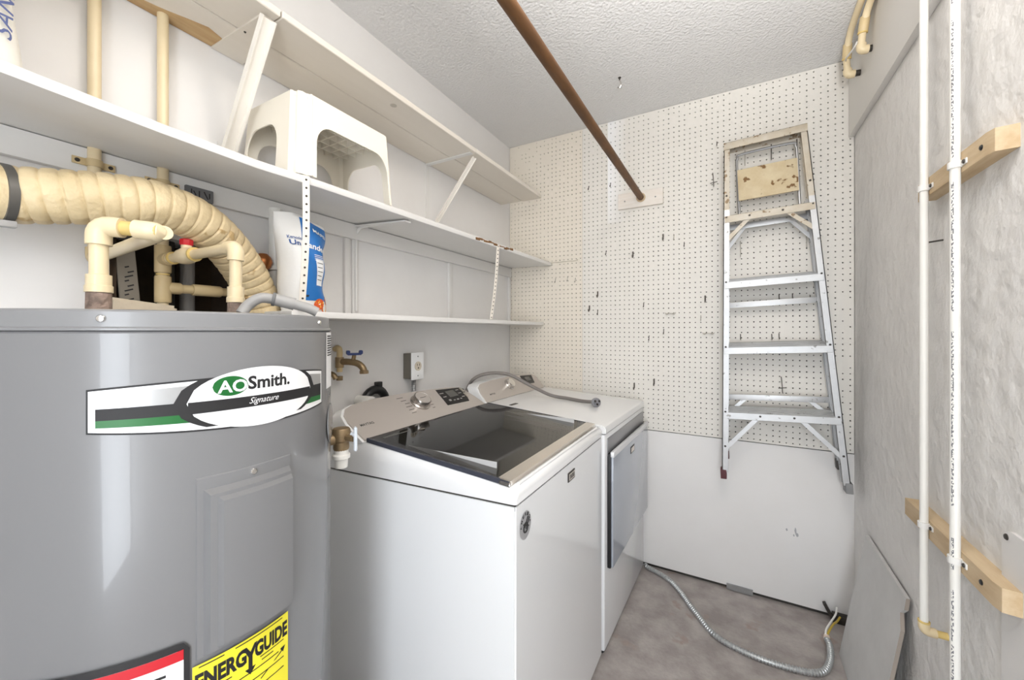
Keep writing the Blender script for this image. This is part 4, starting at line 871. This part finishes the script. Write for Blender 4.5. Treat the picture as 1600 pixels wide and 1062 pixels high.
b = NB(); prism(b, [(.45, .050), (.565, .046), (.585, .100), (.46, .108)], lambda y, s: dcon(y, s, 0), lambda y, s: dcon(y, s, .0028)); dp_ = part('display', b, blackg, dc)
b = NB(); obox(b, dcon(.52, .080, .003), (0, 1, 0), DU, DN, .028, .014, .0006); part('screen', b, MATS['lcd'], dp_)
b = NB(); lettering(b, 'MAYTAG', .045, .008, lambda x, y: dcon(.115+x, .040+y, .002), .02); part('lettering', b, ink, dc)
b = NB(); obox(b, (-.47, .10, zd(-.455)+.0252), (.03, 1, 0), (1, 0, -.049), (.049, 0, 1), .028, .008, .0006); part('top_label', b, darkmetal, dr)
# cord over the dryer
cd_ = thing('dryer_cord', 'thick grey power cord draped over the dryer console', 'power cord', (-.60, 1.83, .93))
cp = spline([(-1.20, 1.655, .93), (-1.18, 1.655, .985), (-1.140, 1.652, 1.025), (-1.085, 1.668, 1.048), (-1.035, 1.722, 1.050), (-.985, 1.768, 1.033), (-.894, 1.805, .983), (-.815, 1.868, .934), (-.722, 1.885, .9215), (-.64, 1.868, .918), (-.584, 1.850, .922)], 8)
part('cable', tube(NB(), cp, .0085, 12), grey_cord, cd_)
b = NB(); lathe(b, (-.565, 1.828, .925), (.62, -.76, .12), [(0, -.034), (.010, -.034), (.013, -.022), (.018, -.012), (.022, 0), (.022, .010), (.018, .013), (0, .013)], 18); pg = part('plug', b, mat('plug_grey', srgb(138, 138, 142), .4), cd_, 'round grey three-prong plug')
for (a_, z_) in ((.010, .006), (-.010, .006), (0, -.009)):
    b = NB(); obox(b, (-.553+.76*a_, 1.8135+.62*a_, .928+z_), (.62, -.76, .12), (.76, .62, 0), (0, 0, 1), .011, .0014, .0048); part('prong', b, darkmetal, pg)

# ================================================================ things on the left wall above the washer
ob_ = thing('electrical_outlet', 'grey metal outlet box with white receptacle above the washer', 'outlet', (-1.22, 1.29, 1.06))
part('box', box(NB(), XL, -1.195, 1.258, 1.322, 1.058, 1.168, .003), mat('box_bronze', srgb(120, 114, 104), .5, metal=.3), ob_)
part('cover_plate', box(NB(), -1.195, -1.190, 1.252, 1.328, 1.054, 1.172, .002), white_p, ob_)
b = NB(); lathe(b, (-1.190, 1.290, 1.113), (1, 0, 0), [(.020, 0), (.020, .003), (0, .003)], 24); rc = part('receptacle', b, mat('outlet_beige', srgb(206, 196, 178), .4), ob_)
for (dy, dz, hy_, hz_) in ((-.007, .006, .0012, .005), (.007, .006, .0012, .005), (0, -.008, .003, .003)): part('slot', obox(NB(), (-1.1868, 1.29+dy, 1.113+dz), (1, 0, 0), (0, 1, 0), (0, 0, 1), .0004, hy_, hz_), ink, rc)
for dz in (-.042, .042): screw('cover_screw', (-1.190, 1.29, 1.113+dz), (1, 0, 0), .003, ob_, steel)
ps2 = []; rs2 = []
for k in range(60): ps2.append((-1.222, 1.298, 1.058-k*.004)); rs2.append(.0105 if k % 2 else .0088)
part('conduit', tube(NB(), ps2, rs2, 14), steel, ob_)
fc = thing('hose_faucet', 'brass hose faucet with blue handle beside the heater', 'faucet', (-1.20, .915, 1.10))
part('supply_pipe', tube(NB(), spline([(-1.24, .918, 1.20), (-1.225, .918, 1.205), (-1.215, .918, 1.195), (-1.215, .918, 1.155), (-1.215, .918, 1.12)], 5), .010, 12), cpvc_old, fc)
part('tee', tube(NB(), [(-1.215, .918, 1.135), (-1.215, .918, 1.172)], .0145, 14), brass, fc)
b = NB(); tube(b, spline([(-1.215, .918, 1.156), (-1.175, .930, 1.156), (-1.145, .940, 1.150), (-1.128, .946, 1.135), (-1.124, .948, 1.118)], 6), [.011]*13+[.0115]*6+[.013]*6 if False else .0115, 14); lathe(b, (-1.124, .948, 1.116), (0, 0, 1), [(0, 0), (.015, 0), (.015, .010), (.0115, .012)], 14); tube(b, [(-1.165, .934, 1.156), (-1.160, .936, 1.180)], .007, 10); part('spout', b, brass, fc)
b = NB(); obox(b, (-1.159, .936, 1.184), (.5, 1, 0), (1, -.5, 0), (0, 0, 1), .024, .007, .004, .002)
for s in (-1, 1): obox(b, (-1.159+s*.0095, .936+s*.019, 1.190), (.5, 1, 0), (1, -.5, 0), (0, 0, 1), .006, .008, .007, .002)
part('handle', b, blue, fc, 'blue wing handle')
b = NB(); tube(b, spline([(-1.24, .880, 1.118), (-1.20, .880, 1.115), (-1.19, .885, 1.10)], 5), .009, 10); tube(b, [(-1.215, .918, 1.105), (-1.215, .918, 1.09)], .011, 10); part('lower_pipe', b, brass, fc)
bo = thing('hose_box', 'black drain ring with white pipe behind the washer console', 'drain fitting', (-1.21, 1.07, .95))
b = NB(); tube(b, [(-1.212, 1.075+.052*math.cos(t), .985+.052*math.sin(t)) for t in [k*PI/12 for k in range(25)]], .017, 12); part('ring', b, black, bo)
b = NB(); box(b, -1.222, -1.202, 1.078, 1.104, 1.045, 1.066, .003); part('tab', b, black, bo)
b = NB(); tube(b, [(-1.24, 1.02, 1.000), (-1.17, 1.02, 1.000)], .022, 16); tube(b, [(-1.205, 1.075, .90), (-1.205, 1.075, .995)], .024, 16); part('pipe', b, pvc_white, bo)

# ================================================================ right wall fittings
ppm = print_pipe_mat()
PX = .4215
def wood_cleat(label, y0, y1, z0, z1, cut, screws):
    t = thing('wood_cleat', label, 'wood block', (XR-.017, (y0+y1)/2, z0), 'wood blocks behind the white pipes')
    b = NB(); prism(b, [(XR, y0-cut*.25), (XR, y1), (.430, y1), (.430, y0+cut), (.434, y0)], lambda x, y: (x, y, z0), lambda x, y: (x, y, z1)); part('block', b, wood, t)
    for y in screws: screw('screw', (.4305, y, (z0+z1)/2), (-1, 0, 0), .0055, t, black)
wood_cleat('raw pine block on the right wall at the upper pipe straps', 1.090, 1.425, 1.604, 1.648, .02, (1.125,))
wood_cleat('raw pine block on the right wall at the lower pipe straps', 1.068, 1.515, .748, .793, .02, (1.125,))
def wall_pipe(label, y, z0, z1, r, m, zs):
    t = thing('plastic_pipe', label, 'pipe', (PX, y, z0), 'white pipes on the right wall')
    b = NB(); tube(b, [(PX, y, z0), (PX, y, z1)], r, 24); part('pipe', b, m, t)
    for z in zs:
        b = NB(); tube(b, [(PX, y, z-.007), (PX, y, z+.007)], r+.0035, 22); box(b, .4275, .4305, y-r-.020, y-r, z-.006, z+.006, .002); s = part('strap', b, tie_m, t, 'white plastic strap'); screw('strap_screw', (.4275, y-r-.012, z), (-1, 0, 0), .0045, s, darkmetal)
    return t
wp = wall_pipe('slim white pipe on the right wall ending in an elbow', 1.362, .530, ZC, .0082, pvc_white, (1.622, .780))
b = NB(); elbow(b, (PX, 1.362, .515), (0, 0, 1), (1, 0, 0), .0112, .022); part('elbow', b, cpvc, wp, 'cream elbow'); part('glue_ring', ring(NB(), (PX, 1.362, .538), (0, 0, 1), .0116, .004), cpvc_glue, wp)
b = NB(); tube(b, [(PX+.02, 1.362, .515), (XR, 1.362, .515)], .0085, 14); part('stub', b, cpvc_glue, wp)
wp2 = wall_pipe('thicker printed white pipe nearest the camera on the right wall', 1.205, .02, ZC, .0085, ppm, (1.622, .772))
b = NB(); tube(b, [(PX, 1.205, .36), (PX, 1.205, .415)], .0112, 20); part('coupling', b, cpvc, wp2)
# capped pipes in the ceiling corner
def stub(label, pts_, e_, ties):
    t = thing('capped_pipe', label, 'pipe', pts_[-1], 'pipe ends in the ceiling corner')
    part('pipe', tube(NB(), spline(pts_, 6), .0112, 16), cpvc, t); p = Vector(pts_[-1]); d = (Vector(pts_[-2])-p).normalized()
    b = NB(); elbow(b, p, d, (1, .1, 0), .0148, .021); part('elbow', b, cpvc, t)
    q = Vector(pts_[3]); d2 = (Vector(pts_[4])-q).normalized()
    b = NB(); sleeve(b, q-d2*.02, q+d2*.03, .0148); part('coupling', b, cpvc_old, t); part('glue_ring', ring(NB(), q+d2*.032, d2, .0150, .005), cpvc_glue, t)
    b = NB(); tube(b, [p+V(.02, .002, 0), (XR-.019, p.y+.004, p.z)], .0112, 14); part('end_stub', b, darkmetal, t)
stub('cream capped pipe hanging in the ceiling corner, upper of two', [(.426, 1.50, 2.446), (.426, 1.72, 2.426), (.423, 1.815, 2.412), (.418, 1.852, 2.375), (.414, 1.862, 2.33), (.412, 1.866, 2.286)], 0, 1)
stub('cream capped pipe hanging in the ceiling corner, lower and farther of two', [(.400, 1.55, 2.446), (.400, 1.86, 2.426), (.400, 1.955, 2.412), (.400, 1.998, 2.375), (.400, 2.010, 2.34), (.4045, 2.012, 2.282)], 0, 0)
b = NB(); tube(b, spline([(.396, 2.0, 2.335), (.388, 1.95, 2.318), (.396, 1.88, 2.31), (.40, 1.86, 2.318)], 6), .003, 8); solo('pipe_tie', b, tie_m, 'white tie linking the two capped pipes near the ceiling', 'cable tie')
b = NB(); tube(b, [(.470, 1.385, 1.494), (.428, 1.395, 1.490)], .0022, 8); lathe(b, (.428, 1.395, 1.490), (-1, .2, 0), [(0, 0), (.005, 0), (.005, .002), (0, .003)], 10); solo('wall_nail', b, darkmetal, 'dark nail in the right wall between the two pipes', 'nail')
wpn = thing('wall_panel', 'flat white sheet screwed to the right wall at the frame edge', 'panel', (XR-.005, .85, .25))
b = NB(); prism(b, [(.45, .20), (1.128, .20), (1.128, .865), (1.118, .882), (1.10, .888), (.45, .888)], lambda y, z: (XR-.006, y, z), lambda y, z: (XR, y, z)); part('sheet', b, wall_white, wpn)
screw('panel_screw', (XR-.006, 1.112, .873), (-1, 0, 0), .006, wpn, darkmetal)
# leaning grey board
lb = thing('leaning_board', 'grey hardboard sheet with a notch leaning on the right wall', 'board', (.40, 1.76, 0))
tlt = (.450-.368)/.484
fb = lambda d: (lambda y, z: (.368+tlt*z+d, y, z+.001))
b = NB(); prism(b, [(1.965, 0), (1.975, .484), (1.572, .478), (1.568, .445), (1.588, .425), (1.560, .385), (1.545, 0)], fb(0), fb(.009)); part('sheet', b, board_m, lb)
b = NB()
for (p, q) in (((1.5722, .478), (1.5682, .445)), ((1.588, .425), (1.560, .385)), ((1.560, .385), (1.545, 0))):
    v = [fb(d)(*w_) for d in (-.0002, .0092) for w_ in (p, q)]; b.faces.new([b.verts.new((x, y-.0005, z)) for (x, y, z) in (v[0], v[1], v[3], v[2])])
part('raw_edge', b, board_edge, lb)

# ================================================================ floor: armoured cable
fl = thing('armoured_cable', 'grey flexible metal conduit snaking across the concrete floor', 'cable', (.0, 1.95, 0))
cp = spline([(-.400, 2.182, .0125), (-.385, 2.168, .0125), (-.258, 2.098, .012), (-.144, 1.932, .012), (-.052, 1.815, .012), (.081, 1.775, .012), (.215, 1.782, .012), (.290, 1.812, .014), (.325, 1.880, .018), (.338, 1.955, .026), (.335, 1.995, .030)], 10)
L = [0]
for a_, b_ in zip(cp, cp[1:]): L.append(L[-1]+(b_-a_).length)
pts = []; rs = []; n = int(L[-1]/.0027); j = 0
for i in range(n+1):
    s = L[-1]*i/n
    while j < len(L)-2 and L[j+1] < s: j += 1
    pts.append(cp[j].lerp(cp[j+1], (s-L[j])/(L[j+1]-L[j]))); rs.append(.0115 if (i % 4) < 2 else .0088)
part('conduit', tube(NB(), pts, rs, 14), mat('conduit_grey', srgb(186, 188, 188), .34, metal=.65), fl)
e0 = cp[-1]
part('wire', tube(NB(), spline([e0, e0+V(.012, .03, .012), (.372, 2.085, .040), (.392, 2.13, .03), (.408, 2.16, .035)], 6), .004, 8), mat('wire_yellow', srgb(206, 178, 70), .4), fl, 'yellow wire')
part('wire', tube(NB(), spline([e0+V(-.004, 0, .004), e0+V(.004, .028, .020), (.368, 2.09, .052), (.388, 2.13, .06), (.398, 2.165, .07)], 6), .0035, 8), pvc_white, fl, 'white wire')
part('bushing', tube(NB(), [e0-V(0, .004, 0), e0+V(.002, .008, .002)], .0115, 12), mat('bushing', srgb(226, 206, 190), .4), fl)
fb_ = thing('wall_clip', 'dark metal box clip at the foot of the back wall', 'clip', (.41, 2.18, 0))
part('plate', box(NB(), .385, .455, 2.165, 2.195, 0, .035, .002), darkmetal, fb_)
part('tab', obox(NB(), (.372, 2.175, .04), (1, 0, .5), (0, 1, 0), (-.5, 0, 1), .006, .012, .035, .001), darkmetal, fb_)
# porcelain lamp holder for the ceiling bulb (just above the view)
lh = thing('ceiling_lamp', 'white porcelain lamp holder on the ceiling above the camera', 'lamp', (.0, .62, 2.40))
part('holder', lathe(NB(), (0, .62, 2.44), (0, 0, -1), [(0, 0), (.055, 0), (.055, .012), (.03, .03), (.022, .055), (0, .055)], 24), white_p, lh)
